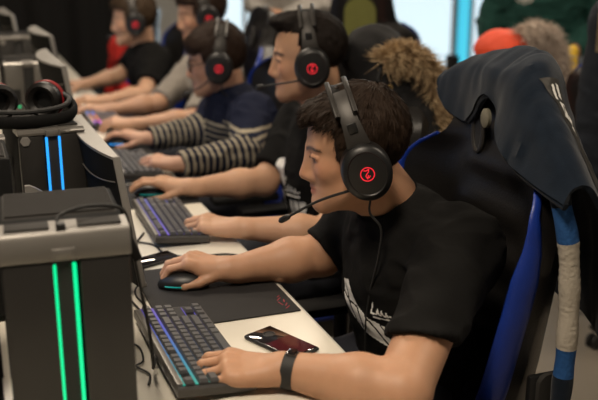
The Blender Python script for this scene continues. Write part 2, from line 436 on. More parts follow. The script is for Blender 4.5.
def person(label, sp, res=.003):
    R = rot_frame(*sp['head'][1:4]); hc = np.array(sp['head'][0], float); hs = sp['head'][4]
    base = np.array([sp['spine'][0][0], sp['spine'][0][1], 0.])
    root = thing('person', label, 'person', base, 0, sp.get('group'))
    hd = head_sdf(hc, R, hs, sp.get('nose', 1), sp.get('jaw', 1))
    nb = np.array(sp['neck'], float)
    neck = grp([rc(hc+R@(V(-.022, 0, -.045)*hs), nb, .056*hs, .060), rc(hc+R@(V(.012, 0, -.075)*hs), nb+R[:, 0]*.012, .040*hs, .05)], .02)
    tor = grp(torso_prims(sp, -.012, sp.get('slim', 1)), .05)
    parts = [tor, neck, hd]
    arm_sc = sp.get('arm', 1)
    ex = []
    for k, left in (('L', True), ('R', False)):
        s_, e_, w_ = (np.array(sp[j+k], float) for j in ('sh', 'el', 'wr'))
        mid = e_+.35*(w_-e_)
        parts.append(grp([rc(s_, e_, .048*arm_sc, .041*arm_sc), rc(e_, mid, .040*arm_sc, .042*arm_sc), rc(mid, w_, .042*arm_sc, .0245*arm_sc)], .02))
        hdx = sp['hand'+k]; pm, fg = hand_sdf(w_+nrm(hdx[0])*.012, hdx[0], hdx[1], left, hdx[2], s=sp.get('hs', 1), **(hdx[3] if len(hdx) > 3 else {}))
        ex.append((pm, fg))
    main = union(parts, .022)
    lo = main[1]; hi = main[2]
    for pm, fg in ex:
        for g in [pm]+fg: lo = np.minimum(lo, g[1]); hi = np.maximum(hi, g[2])
    def f(P):
        v = main[0](P)
        for pm, fg in ex:
            h = pm[0](P); 
            for g in fg: h = smin(h, g[0](P), .0045)
            v = smin(v, h, .016)
        return v
    skin = np.array(sp.get('skin', (.50, .275, .165)))
    hcol = np.array(sp.get('hair', (.02, .013, .009)))
    def colf(P):
        q = ((P-hc)@R)/hs; c = np.tile(skin, (len(P), 1)); ay = np.abs(q[:, 1])
        near = (np.linalg.norm(q, axis=1) < .16)
        def blend(m, col, a=1.0):
            m = np.clip(m, 0, 1)*near*a; return c*(1-m[:, None])+np.array(col)*m[:, None]
        lip = np.exp(-(((q[:, 2]+.0615)/.0085)**4+(ay/.020)**6+((q[:, 0]-.097)/.014)**4)); c = blend(lip, skin*V(.78, .50, .52))
        ck = np.exp(-(((q[:, 2]+.02)/.028)**2+((ay-.045)/.02)**2))*(q[:, 0] > .02); c = blend(ck, skin*V(1.02, .80, .76), .6)
        nz = np.exp(-(((q[:, 2]+.026)/.014)**2+((q[:, 0]-.115)/.014)**2+(ay/.016)**2)); c = blend(nz, skin*V(1.02, .80, .76), .5)
        arch = .0235+.004*np.sin(np.clip((ay-.012)/.04, 0, 1)*math.pi)
        nn = .9+.25*vnoise(q*V(260, 420, 500))
        br = np.exp(-((q[:, 2]-arch)/(.0046-.03*np.clip(ay-.02, 0, .05)))**4)*(ay > .010)*(ay < .053)*(q[:, 0] > .05); c = blend(br*nn, hcol*.9, .95)
        lash = np.exp(-(((q[:, 2]-.0072)/.0022)**2))*(np.abs(ay-.031) < .015)*(q[:, 0] > .07); c = blend(lash, hcol, .85)
        st = sp.get('stubble', .0)
        if st:
            bd = np.clip((-.045-q[:, 2])/.02, 0, 1)*(q[:, 0] > .0)*np.clip((q[:, 2]+.135)/.03, 0, 1); c = blend(bd*(1-lip), skin*V(.62, .58, .56), st)
        return c
    sdf_obj('body', (f, lo, hi), res, M['skin'], root, base, colf)
    # eyes
    for y in (.031, -.031):
        b = bmesh.new(); bmesh.ops.create_uvsphere(b, u_segments=20, v_segments=14, radius=.0108*hs)
        me = bpy.data.meshes.new('eye'); b.to_mesh(me); b.free()
        for p in me.polygons: p.use_smooth = True
        co = np.array([v.co[:] for v in me.vertices]); ax = R@nrm([1, 0, sp.get('gaze', -.25)])
        dn = (co/np.linalg.norm(co, axis=1)[:, None])@ax
        cc = np.where((dn > .93)[:, None], np.array((.006, .004, .004)), np.where((dn > .70)[:, None], np.array((.05, .028, .015)), np.array((.20, .17, .15))))
        o = link('eye', me, M['eye'], root); o.location = hc+R@(V(.0785, y, .0070)*hs)-base; setcol(me, cc)
    # hair
    hst = sp.get('hairshape', {})
    fx, fz = hst.get('front', (.090, .070)); top = hst.get('top', .012); quiff = hst.get('quiff', (.048, .098, .045, .055, .022)); lowz = hst.get('low', 0)
    shell = grp([el((-.008, 0, .046), (.097+top*.4, .080+top*.35, .087+top))]+([el((quiff[0], 0, quiff[1]), (quiff[2], quiff[3], quiff[4]))] if quiff else [])+([rc((.05, y, .06), (.03, y*1.05, .02), .018, .012) for y in (.058, -.058)] if hst.get('burn', True) else []), .025, 9)
    amp = hst.get('amp', .0045)*.42
    def hf(P):
        out = np.linalg.norm(P-hc, axis=1)-.15*hs; m = out < .05
        if m.any():
            q = ((P[m]-hc)@R)/hs
            n = vnoise(q*V(38, 130, 70), 3)*.6+vnoise(q*V(70, 260, 110), 4)*.4
            d = shell[0](q)-amp*n*(1+2.2*np.clip(q[:, 2]/.1, 0, 1)*hst.get('mess', .5))
            cl = n*.008
            d1 = -smax(q[:, 2]-fz+cl*1.5, hst.get('side', .046)-q[:, 0]+cl*.5, .012)
            d2 = (q[:, 0]-.03)*.447-(q[:, 2]+.012+lowz)*.894+cl
            d = smax(smax(d, d1, .010), d2, .012); out[m] = d*hs
        return out
    hres = max(.0022, res*.85)
    ho, hv, hq = sdf_obj('hair', (hf, hc-.16*hs, hc+.16*hs), hres, sp['hairmat'], root, base)
    if hst.get('fade'):
        fs = el((-.006, 0, .038), (.0945, .0772, .084))
        def ff(P):
            out = np.linalg.norm(P-hc, axis=1)-.15*hs; m = out < .05
            if m.any():
                q = ((P[m]-hc)@R)/hs; d = fs[0](q)-.0006*vnoise(q*V(200, 300, 300), 5)
                d = smax(smax(d, (q[:, 0]-.066)*.778-(q[:, 2]-.05)*.627, .006), (q[:, 0]-.03)*.447-(q[:, 2]+.014)*.894, .006); out[m] = d*hs
            return out
        sdf_obj('hair_fade', (ff, hc-.16*hs, hc+.16*hs), hres, hst['fade'], ho, base)
    ns = hst.get('strands', 5000)
    if ns:
        rng = np.random.default_rng(int(base[1]*100)); nn = np.empty(len(hv)*3, np.float32); ho.data.vertices.foreach_get('normal', nn); nn = nn.reshape(-1, 3)
        pk = rng.integers(0, len(hv), ns); p = hv[pk]; n_ = nn[pk]; q = ((p-hc)@R)/hs
        keep = q[:, 0]*.778-q[:, 2]*.627 > -9; q0 = np.array(hst.get('crown', (-.045, 0, .135)))
        fl = (q-q0); fl = (fl/np.linalg.norm(fl, axis=1)[:, None]); fl = fl+rng.normal(0, .16, fl.shape); fl = fl@R.T
        fl = fl-n_*(fl*n_).sum(1)[:, None]; fl /= np.linalg.norm(fl, axis=1)[:, None]
        Ls = hst.get('slen', .024)*rng.uniform(.6, 1.2, (ns, 1))*np.clip(.45+q[:, 2:3]/.09, .35, 1.1); sd = np.cross(fl, n_)*hst.get('sw', .0009)
        up_ = rng.uniform(.0005, hst.get('lift', .0030), (ns, 1))
        a0 = p-fl*Ls*.4-n_*.001; a1 = p+fl*Ls*.2+n_*up_; a2 = p+fl*Ls*.62+n_*up_*.4-V(0, 0, .001)
        vs_ = np.stack([a0-sd, a0+sd, a1+sd*.8, a1-sd*.8, a2+sd*.15, a2-sd*.15], 1).reshape(-1, 3); i6 = np.arange(ns)[:, None]*6
        qs = np.concatenate([i6+np.array([[0, 1, 2, 3]]), i6+np.array([[3, 2, 4, 5]])])
        tag(link('hair_strands', np_mesh('hair_strands', vs_-base, qs), sp['hairmat'], ho), kind='stuff')
    # top
    cl = sp['top']; inf = cl.get('inf', .006)
    tg = grp(torso_prims(sp, inf, sp.get('slim', 1)), .06)
    hem_z = cl.get('hem', .50); sl = []
    for k in ('L', 'R'):
        s_, e_, w_ = (np.array(sp[j+k], float) for j in ('sh', 'el', 'wr'))
        ar = cl.get('arm_r', (.066, .064))
        if cl['sleeve'] < 1:
            t = cl['sleeve'] if not isinstance(cl['sleeve'], dict) else 0
            if 'sleeve'+k in cl: t = cl['sleeve'+k]
            hem = s_+t*(e_-s_); dr = nrm(e_-s_); hn = nrm(cl.get('hemn'+k, dr)); e2 = s_+min(1.15, t+.25)*(e_-s_)
            a = rc(s_, e2, ar[0], ar[1]); cut = (hem, hn); hol = rc(hem-dr*.05, e_+dr*.05, .047*arm_sc+.004, .047*arm_sc+.004)
            sl.append((grp([a], .02), cut, hol))
        else:
            dr = nrm(w_-e_); hem = w_-dr*cl.get('cuff', .0)
            a = grp([rc(s_, e_, ar[0], ar[1]), rc(e_, w_+dr*.03, ar[1], cl.get('cuff_r', .036))], .03)
            sl.append((a, (hem, dr), rc(hem-dr*.03, hem+dr*.04, .029*arm_sc, .027*arm_sc)))
    hdir = nrm(hc+R@(V(-.02, 0, -.06)*hs)-nb)
    hole = rc(nb-hdir*.03+R[:, 0]*.006, nb+hdir*.16, cl.get('neck_r', .058), cl.get('neck_r', .058)+.02)
    vneck = None
    fld = folds(cl.get('fold', .004), cl.get('fsc', (13, 13, 22)), int(base[1]*10))
    lo2 = tg[1].copy(); hi2 = tg[2].copy()
    for a, c_, h_ in sl: lo2 = np.minimum(lo2, a[1]); hi2 = np.maximum(hi2, a[2])
    def tf(P):
        v = smax(tg[0](P), hem_z-P[:, 2], .01)
        for a, (hm, dr), hol in sl:
            w = smax(a[0](P), (P-hm)@dr, .002); v = smin(v, w, .045)
        for a, (hm, dr), hol in sl:
            if cl['sleeve'] >= 1: v = smax(v, -np.maximum(hol[0](P), -((P-hm)@dr)-.03), .004)
        v = smax(v, -hole[0](P), .008)
        return v
    tres = cl.get('res', max(.0045, res*1.4))
    colf2 = cl.get('colfn')
    topo, tv, tq = sdf_obj(cl['name'], (tf, lo2, hi2), tres, cl['mat'], root, base, (lambda P: colf2(P, sp)) if colf2 else None, disp=fld)
    me = topo.data; co = np.empty(len(me.vertices)*3, np.float32); me.vertices.foreach_get('co', co); co = co.reshape(-1, 3)+base
    bvh = BVHTree.FromPolygons([tuple(map(float, c)) for c in co], [tuple(map(int, q)) for q in tq])
    # collar rib
    if cl.get('collar', True):
        pts = []; ax1 = nrm(np.cross(hdir, V(0, 1, 0))); ax2 = np.cross(hdir, ax1)
        cen = nb+R[:, 0]*.006+hdir*cl.get('collar_h', .026)
        for i in range(40):
            a = 2*math.pi*i/40; dv = ax1*math.cos(a)+ax2*math.sin(a)
            rr = cl.get('neck_r', .058)+.004
            start = cen+dv*rr+hdir*.2
            hit = bvh.ray_cast(Vector(start), Vector(-hdir), .4)
            pts.append(np.array(hit[0]) if hit[0] else cen+dv*rr)
        pts = np.array(pts)
        h_ = (pts-cen)@hdir; h_ = np.clip(h_, np.median(h_)-.025, np.median(h_)+.02); pts = cen+(pts-cen)-np.outer((pts-cen)@hdir-h_, hdir)
        for _ in range(3): pts = (np.roll(pts, 1, 0)+2*pts+np.roll(pts, -1, 0))/4
        MB().tube(list(pts-base), .0062, 8, True, flat=(1.5, .7), up=hdir).build('collar', cl['mat'] if not colf2 else M['navy_fleece'], root)
    # trousers and shoes
    lg = leg_pts(sp); lat = body_axes(sp); tp = []
    p0 = np.array(sp['spine'][0], float)
    tp.append(el(p0-V(0, 0, .01), (.125, .172, .115), np.stack([nrm(np.cross(lat, V(0, 0, 1))), lat, V(0, 0, 1)], 1)))
    for hip, kn, an, toe in lg: tp += [rc(hip, kn, .090, .066), rc(kn, an, .066, .052)]
    tg2 = grp(tp, .03); topz = sp.get('waist', p0[2]+.06)
    sdf_obj('trousers', (lambda P: smax(tg2[0](P), P[:, 2]-topz, .01), tg2[1], tg2[2]), .010, sp.get('trouser', M['denim']), root, base, disp=folds(.005))
    for hip, kn, an, toe in lg:
        an = np.array(an); toe = np.array(toe); d = nrm([toe[0]-an[0], toe[1]-an[1], 0]); h0 = V(an[0], an[1], .045)
        sg = grp([rc(h0-d*.035, h0+d*.04+V(0, 0, .012), .036, .042), rc(h0+d*.04, h0+d*.16-V(0, 0, .012), .042, .032), rc(h0-d*.02+V(0, 0, .02), h0-d*.005+V(0, 0, .07), .042, .044)], .02)
        sh_, _, _ = sdf_obj('shoe', (lambda P, sg=sg: smax(sg[0](P), .014-P[:, 2], .004), sg[1], sg[2]), .006, M['shoe'], root, base)
        sdf_obj('sole', (lambda P, sg=sg: smax(smax(sg[0](P)-.003, P[:, 2]-.022, .003), .001-P[:, 2], .003), sg[1]-.005, sg[2]), .006, M['shoe_sole'], sh_, base)
    return dict(root=root, base=base, bvh=bvh, R=R, hc=hc, hs=hs, sp=sp)
def inpoly(x, y, poly):
    c = False; n = len(poly)
    for i in range(n):
        x1, y1 = poly[i]; x2, y2 = poly[i-1]
        if (y1 > y) != (y2 > y) and x < (x2-x1)*(y-y1)/(y2-y1)+x1: c = not c
    return c
def segd(x, y, a, b):
    ax, ay = a; bx, by = b; dx, dy = bx-ax, by-ay; t = max(0, min(1, ((x-ax)*dx+(y-ay)*dy)/max(dx*dx+dy*dy, 1e-9)))
    return math.hypot(x-ax-t*dx, y-ay-t*dy)
def decal(name, bvh, o, u, v, polys, cuts=(), strokes=(), sw=.003, step=.0025, m=None, parent=None, base=None, lift=.0018, far=.35):
    """printed mark lying on a cloth surface: cells of a fine grid in the (u, v) frame, dropped onto the surface"""
    o = np.array(o, float); u = nrm(u); v = nrm(v); n = np.cross(u, v)
    pts = [p for P in polys for p in P]+[p for s in strokes for p in s]
    x0 = min(p[0] for p in pts)-.005; x1 = max(p[0] for p in pts)+.005; y0 = min(p[1] for p in pts)-.005; y1 = max(p[1] for p in pts)+.005
    nx = int((x1-x0)/step)+1; ny = int((y1-y0)/step)+1; vid = {}; verts = []; faces = []
    def vert(i, j):
        if (i, j) not in vid:
            s = o+u*(x0+i*step)+v*(y0+j*step)+n*far
            h = bvh.ray_cast(Vector(s), Vector(-n), far*2)
            vid[(i, j)] = None if h[0] is None else len(verts)
            if h[0] is not None:
                nn = h[1] if h[1].dot(Vector(n)) > 0 else -h[1]
                verts.append(np.array(h[0])+np.array(nn)*lift-(0 if base is None else np.array(base)))
        return vid[(i, j)]
    for i in range(nx):
        for j in range(ny):
            x = x0+(i+.5)*step; y = y0+(j+.5)*step
            ins = any(inpoly(x, y, P) for P in polys) and not any(segd(x, y, c[k], c[k+1]) < w for c, w in cuts for k in range(len(c)-1))
            ins = ins or any(segd(x, y, s[k], s[k+1]) < sw for s in strokes for k in range(len(s)-1))
            if ins:
                q = [vert(i, j), vert(i+1, j), vert(i+1, j+1), vert(i, j+1)]
                if None in q: continue
                if max(np.linalg.norm(verts[q[a]]-verts[q[a-1]]) for a in range(4)) > step*6: continue
                faces.append(q)
    if not faces: return None
    me = np_mesh(name, verts, faces); return link(name, me, m, parent)

# ------------------------------------------------------------------ headset (head frame: x forward, y left, z up)
LOGO = [[(-.004, .004), (-.001, .007), (.003, .006), (.004, .002), (.001, -.001), (-.003, -.004), (-.005, -.009)], [(-.005, -.0085), (.001, -.007), (.005, -.009)], [(-.001, .002), (.003, .009)]]
def headset(P, label, tilt=14, mic=((.07, .0, -.055), (.118, -.02, -.075)), cable=None, group=None, fine=True, cup=(.0, .0)):
    R, c, s = P['R'], P['hc'], P['hs']
    root = thing('headset', label, 'headset', c, 0, group)
    X3 = Matrix([[float(R[i, j]*s) for j in range(3)] for i in range(3)]).to_4x4()
    t = math.radians(tilt); up = V(math.sin(t), 0, math.cos(t)); fw = V(math.cos(t), 0, -math.sin(t))
    cz = V(cup[0], 0, cup[1])
    for sg in (1, -1):
        cc = cz+V(-.004, sg*.083, -.008); ydir = V(0, sg, 0)
        T = frame(cc, fw, np.cross(ydir, fw), ydir)
        E = Matrix.Diagonal((.92, 1.06, 1, 1))
        cupo = MB().lathe([(.0, .020), (.043, .020), (.050, .022), (.0525, .028), (.0515, .036), (.047, .042), (.040, .045), (.038, .0435), (.030, .0445), (.0, .0455)], 40, T@E).build('ear_cup', M['plastic'], root, xf=X3)
        MB().lathe([(.028, -.012), (.046, -.012), (.052, -.005), (.053, .006), (.051, .018), (.040, .022), (.024, .018), (.022, .0), (.028, -.012)], 40, T@E).build('ear_cushion', M['leatherette'], cupo, xf=X3)
        hst_R = .0128; lg = MB()
        pt = lambda a, b, h: (T@Vector((a, b, h)))
        lg.torus(pt(0, 0, .0462), hst_R, .0010, (tuple((T.to_3x3()@Vector((1, 0, 0)))), tuple((T.to_3x3()@Vector((0, 1, 0))))), 36, 8)
        for st in LOGO: lg.tube([pt(a, b, .0462) for a, b in st], .0010, 6)
        lg.build('logo', M['red_led'], cupo, xf=X3)
        # yoke: tapering plate from cup to the head top
        rows = []; n = 14
        for i in range(n+1):
            f = i/n; ph = math.radians(6+f*60)
            y = sg*(.108*math.cos(ph)-.004*(1-f)); z = .030+.118*math.sin(ph); hw = .023-.0075*math.sin(f*math.pi*.85)**1+.001*f
            p = cz*(1-f)+V(-.004, y, 0)+up*z
            rows.append([p-fw*hw*1.0, p-fw*hw*.55+V(0, sg*.002, 0), p+fw*hw*.55+V(0, sg*.002, 0), p+fw*hw])
        yk = MB().grid(rows, .004).build('yoke', M['plastic_grey'], root, xf=X3)
        if fine:
            sl = MB()
            p = np.array(rows[4][1])*.5+np.array(rows[4][2])*.5
            sl.box(tuple(p+V(0, sg*.003, 0)), (.018, .005, .02), .002, Matrix.Rotation(t, 3, 'Y'))
            sl.build('slider', M['plastic'], yk, xf=X3)
    for e in (-1, 1):
        pts = []
        for i in range(25):
            ph = math.pi*i/24*.62+math.pi*.19
            pts.append(V(-.004, .112*math.cos(ph), 0)+up*(.034+.117*math.sin(ph))+fw*e*.0175)
        MB().tube(pts, .0046, 8, flat=(.7, 1.2), up=(0, 0, 1)).build('headband', M['plastic_grey'], root, xf=X3)
    pts = [V(-.004, .083*math.cos(a), 0)+up*(.026+.110*math.sin(a)) for a in np.linspace(.45, math.pi-.45, 21)]
    MB().tube(pts, .014, 10, flat=(.3, 1.3), up=(0, 0, 1)).build('head_cushion', M['leatherette'], root, xf=X3)
    if mic:
        a = cz+V(.032, .112, -.040); pts = catmull([a, V(*mic[0])+V(0, .085, 0), V(*mic[1])+V(0, .05, 0)], 8)
        MB().tube(pts, .0027, 8).build('microphone_boom', M['rubber'], root, xf=X3)
        d = nrm(pts[-1]-pts[-3]); p = pts[-1]
        MB().tube([p-d*.004, p, p+d*.008, p+d*.020, p+d*.024], [.003, .0058, .0065, .006, .003], 10).build('microphone_tip', M['plastic'], root, xf=X3)
    if cable:
        st = c+R@((cz+V(-.006, .108, -.062))*s)
        MB().tube([p-c for p in catmull([st, st-V(0, 0, .03)]+[np.array(q, float) for q in cable], 8)], .0026, 6).build('cable', M['rubber'], root)
    return root

# ------------------------------------------------------------------ gaming chair (local: faces +x, y lateral, z up, origin on the floor under the seat)
def chair_back_x(z):   # front surface of the backrest on the centre line
    return -.235-(z-.46)*.155
def chair_half(z):
    zs = [.44, .52, .66, .82, .95, 1.01, 1.05, 1.08, 1.10, 1.125, 1.185, 1.245, 1.28, 1.29]
    hw = [.215, .235, .262, .278, .282, .278, .264, .235, .195, .168, .156, .146, .110, .06]
    return float(np.interp(z, zs, hw))
def chair_wing(z):
    return float(np.interp(z, [.44, .6, .8, .95, 1.04, 1.1, 1.16, 1.33], [.11, .125, .112, .098, .082, .050, .018, .005]))
def gaming_chair(label, loc, rz, scale_z=1.0, panel=None, lean=0, simple=False, headrest=True, group='gaming chairs'):
    root = thing('gaming_chair', label, 'chair', loc, rz, group)
    rings = []
    zz = list(np.linspace(.44, 1.235, 44))+[1.26, 1.277, 1.287, 1.291]
    for z in zz:
        h = chair_half(z); w = chair_wing(z); bx = chair_back_x(z); th = .085 if z < 1.235 else .085*max(.25, (1.30-z)/.065)
        fr = [(h*u, bx+w*max(0, (abs(u)-.52)/.48)**1.6+.006*math.sin(z*60)*(abs(u) < .5)) for u in np.linspace(-1, 1, 21)]
        bk = [(h*u*1.0, bx-th*(1-.55*abs(u)**3)+w*.62*max(0, (abs(u)-.6)/.4)**1.6) for u in np.linspace(1, -1, 21)]
        rings.append([(x-lean*(z-.44), y, z*scale_z) for y, x in fr+bk])
    MB().loft(rings).build('backrest', M['leatherette'], root)
    for sg in (1, -1):
        pts = []; rr = []
        for z in np.linspace(.47, 1.105, 44):
            h = chair_half(z); w = chair_wing(z)
            tp_ = min(1, max(0, (z-.96)/.06)); pts.append(V(chair_back_x(z)+w-.022+.016*tp_-lean*(z-.44), sg*(h-.004+.006*tp_), z*scale_z+.004*tp_)); rr.append(float(np.interp(z, [.47, .60, .9, 1.0, 1.04, 1.1], [.026, .028, .026, .013, .0085, .007])))
        MB().tube(pts, rr, 12, flat=(1.25, .62), up=(1, 0, 0)).build('side_bolster', M['blue_leatherette'], root)
        # headrest slots
        z = 1.12; y = sg*.078; bx = chair_back_x(z)
        o = []
        for i in range(24):
            a = 2*math.pi*i/24; zz_ = 1.135+.048*math.sin(a); yy = y+sg*.008*math.sin(a)+.021*math.cos(a)
            o.append(V(chair_back_x(zz_)+.006-lean*(zz_-.44), yy, zz_*scale_z))
        MB().tube(o, .006, 8, True, up=(1, 0, 0)).build('slot_trim', M['slot_trim'], root)
        MB().loft([[(p[0]-.006, p[1], p[2]) for p in o], [(p[0]+.001, p[1], p[2]) for p in o]]).build('slot', M['rubber'], root)
    # seat
    rings = []
    for x in np.linspace(-.26, .25, 18):
        e = min(1, max(.15, 1-((abs(x)-.19)/.07)**2 if abs(x) > .19 else 1)); hw = .255*(.8+.2*e); r = []
        for i in range(28):
            a = 2*math.pi*i/28; cy, sz = math.cos(a), math.sin(a)
            yy = hw*np.sign(cy)*abs(cy)**.5; z0 = .40+.055*e*np.sign(sz)*abs(sz)**.6+(.025*(abs(yy)/hw)**4 if sz > 0 else 0)
            r.append((x, yy, z0))
        rings.append(r)
    MB().loft(rings).build('seat', M['leatherette'], root)
    for sg in (1, -1):
        MB().tube([(x, sg*.245, .442) for x in np.linspace(-.2, .22, 12)], .018, 10, flat=(.7, 1), up=(0, 0, 1)).build('seat_bolster', M['blue_leatherette'], root)
        # recline bracket with hinge cover
        br = MB().box((-.265, sg*.270, .51), (.080, .018, .30), .008).box((-.23, sg*.272, .39), (.16, .018, .05), .008)
        b = br.build('recline_bracket', M['plastic'], root)
        hc_ = [(-.265+.026*math.cos(t_), .585+(.055 if math.sin(t_) > 0 else -.075)+.026*math.sin(t_)) for t_ in np.linspace(0, 2*math.pi, 29)[:-1]]
        MB().prism(hc_, 0, .012, frame((0, sg*.279, 0), (1, 0, 0), (0, 0, 1), (0, sg, 0))).lathe([(0, .0135), (.0055, .0135), (.0055, .010)], 14, frame((-.265, sg*.279, .555), (1, 0, 0), (0, 0, 1), (0, sg, 0))).build('hinge_cover', M['hinge'], b)
        a = MB().tube(catmull([(-.05, sg*.27, .40), (-.06, sg*.315, .45), (-.06, sg*.315, .60)], 6), .02, 10).build('armrest_post', M['plastic'], root)
        MB().box((-.02, sg*.315, .615), (.25, .085, .028), .012).build('armrest', M['plastic_soft'], root)
    MB().lathe([(0, .37), (.05, .37), (.05, .34), (.028, .33), (.028, .2), (.038, .2), (.038, .10), (0, .10)], 20).build('gas_column', M['chair_metal'], root)
    for k in range(5):
        a = 2*math.pi*k/5+.3; d = V(math.cos(a), math.sin(a), 0)
        lg = MB().tube([d*.02+V(0, 0, .125), d*.16+V(0, 0, .115), d*.30+V(0, 0, .085)], [.034, .028, .02], 10, flat=(.7, 1.1), up=(0, 0, 1)).build('base_spoke', M['plastic'], root)
        p = d*.29; w = MB()
        for s2 in (-.014, .014):
            t = np.cross(d, V(0, 0, 1)); w.lathe([(0, -.009), (.024, -.009), (.029, -.004), (.029, .004), (.024, .009), (0, .009)], 18, frame(p+t*s2+V(0, 0, .030), d, V(0, 0, 1), t))
        w.build('caster', M['rubber'], lg)
    if panel:
        rows = []; rows2 = []
        for z in np.linspace(*panel['z'], 14):
            hw = panel['w']; f = (z-panel['z'][0])/(panel['z'][1]-panel['z'][0]); k = hw*(1-.12*f)*min(1, (1.02-f)/.12 if f > .9 else 1)
            rows.append([(chair_back_x(z)-.088-lean*(z-.44), k*u, z*scale_z) for u in np.linspace(-1, 1, 9)])
        p = MB().grid(rows, .004).build('printed_panel', panel['mat'], root)
        zc = panel['zc']; xb = chair_back_x(zc)-.093-lean*(zc-.44); e = MB(); q = lambda y, z: V(xb-(z-zc)*.155, y, z*scale_z)
        for r, t in ((.055, .004), (.042, .002)):
            e.tube([q(r*1.15*math.cos(a), zc+r*math.sin(a)) for a in np.linspace(0, 2*math.pi, 40)[:-1]], t, 6, True, up=(1, 0, 0))
        for i in range(16):
            a = 2*math.pi*i/16; e.tube([q(.045*1.15*math.cos(a), zc+.045*math.sin(a)), q(.052*1.15*math.cos(a), zc+.052*math.sin(a))], .002, 5)
        e.tube([q(-.03, zc+.012), q(0, zc+.02), q(.03, zc+.012)], .003, 6); e.tube([q(-.034, zc), q(.034, zc)], .003, 6); e.tube([q(-.028, zc-.014), q(.028, zc-.014)], .003, 6)
        e.build('emblem', panel['ink'], p)
    return root

# ------------------------------------------------------------------ the room
def struct(name, mb, m): return tag(mb.build(name, m, None, smooth=False), None, None, None, 'structure')
struct('floor', MB().box((2, 4, -.05), (12, 16, .1)), M['floor'])
struct('ceiling', MB().box((2, 4, 3.25), (12, 16, .1)), M['ceiling'])
struct('wall_back', MB().box((2, 9.6, 1.6), (11, .15, 3.2)), M['wall'])
struct('wall_right', MB().box((7.3, 3.5, 1.6), (.15, 12.4, 3.2)), M['wall'])
struct('wall_left', MB().box((-3.4, 3.5, 1.6), (.15, 12.4, 3.2)), M['wall'])
struct('wall_front', MB().box((2, -2.7, 1.6), (11, .15, 3.2)), M['wall'])
def pane(name, c, size, frame_m, pane_m, axis, bars=()):
    """a lit window: frame on a wall with its pane as a child"""
    f = MB(); t = .06
    sx, sz = size
    def bx(u, w, a, b):
        cc = (u, 0, w) if axis == 'x' else (0, u, w); ss = (a, .09, b) if axis == 'x' else (.09, a, b)
        f.box(tuple(np.array(c)+np.array(cc)), ss)
    bx(-sx/2, 0, t, sz); bx(sx/2, 0, t, sz); bx(0, sz/2, sx, t); bx(0, -sz/2, sx, t)
    for b in bars: bx(b, 0, .035, sz)
    o = tag(f.build(name, frame_m, None, smooth=False), None, None, None, 'structure')
    MB().box(c, (sx, .03, sz) if axis == 'x' else (.03, sx, sz)).build('pane', pane_m, o, smooth=False)
    return o
pane('window_1', (2.90, 9.47, 1.30), (.80, 2.4), M['silver'], M['window'], 'x', (0,))
pane('window_2', (5.05, 9.47, 1.30), (.86, 2.5), M['silver'], M['window'], 'x')
pane('window_3', (5.95, 9.47, 1.30), (.50, 2.5), M['silver'], M['window'], 'x')
struct('trim_1', MB().box((3.86, 9.45, 1.3), (.12, .08, 2.6)), M['cyan'])
struct('trim_2', MB().box((4.25, 9.47, 1.3), (.62, .05, 2.6)), M['blue_panel'])
struct('trim_3', MB().box((5.60, 9.43, 1.3), (.10, .10, 2.6)), M['cyan'])
bd = MB()
rows = []
for z in (0.01, 1.3, 2.6):
    rows.append([(x, 6.9+.03*math.sin(x*19)+.012*math.sin(x*43), z) for x in np.linspace(-2.6, 1.36, 180)])
bd.grid(rows, .012)
tag(bd.build('backdrop_curtain', M['curtain']), 'tall black backdrop curtain behind the far end of the table', 'curtain')

# ceiling lamps (the hall's own light)
for i, (x, y, w) in enumerate([(-.25, .75, 50), (2.7, 1.2, 26), (.2, 3.7, 42), (2.8, 4.4, 32), (1.2, 7.2, 40)]):
    lo = thing('ceiling_light', 'square ceiling light panel of the hall', 'ceiling light', (x, y, 3.2), 0, 'ceiling light panels')
    MB().box((0, 0, -.02), (.64, .64, .05), .005).build('light_frame', M['silver'], lo)
    MB().box((0, 0, -.048), (.58, .58, .012), .003).build('diffuser', M['lamp'], lo)
    L = bpy.data.lights.new('ceiling lamp', 'AREA'); L.shape = 'SQUARE'; L.size = .58; L.energy = w; L.color = (1, .84, .66)
    ob = bpy.data.objects.new('ceiling_lamp', L); COL.objects.link(ob); ob.parent = lo; ob.location = (0, 0, -.07)
for n, c, r, sx, e, colr in (('window_light', (2.90, 9.36, 1.3), (math.radians(90), 0, math.pi), .8, 30, (.75, .9, 1)), ('window_light', (5.35, 9.36, 1.3), (math.radians(90), 0, math.pi), 1.6, 80, (.75, .9, 1))):
    L = bpy.data.lights.new(n, 'AREA'); L.shape = 'RECTANGLE'; L.size = sx; L.size_y = 2.3; L.energy = e; L.color = colr
    ob = bpy.data.objects.new(n, L); COL.objects.link(ob); ob.location = c; ob.rotation_euler = r; ob['kind'] = 'helper'
W = bpy.data.worlds.new('world'); SC.world = W; W.use_nodes = True
W.node_tree.nodes['Background'].inputs['Color'].default_value = (.95, .9, .82, 1); W.node_tree.nodes['Background'].inputs['Strength'].default_value = .03

# ------------------------------------------------------------------ the long desk
desk = thing('desk', 'long white desk running away from the camera under all the computers', 'desk', (0, 3.6, 0))
MB().box((-.056, .15, .735), (1.398, 6.1, .03), .003).build('desk_top', M['table'], desk)
MB().box((.6445, .15, .735), (.004, 6.1, .026)).build('edge_band', M['table_edge'], desk)
for y in (-2.6, -1.2, .2, 1.6, 3.0):
    for x in (-.68, .50):
        MB().box((x, y, .36), (.05, .05, .72), .006).build('leg', M['steel_leg'], desk)
MB().box((-.1, .15, .69), (.06, 5.8, .05), .004).build('cross_rail', M['steel_leg'], desk)

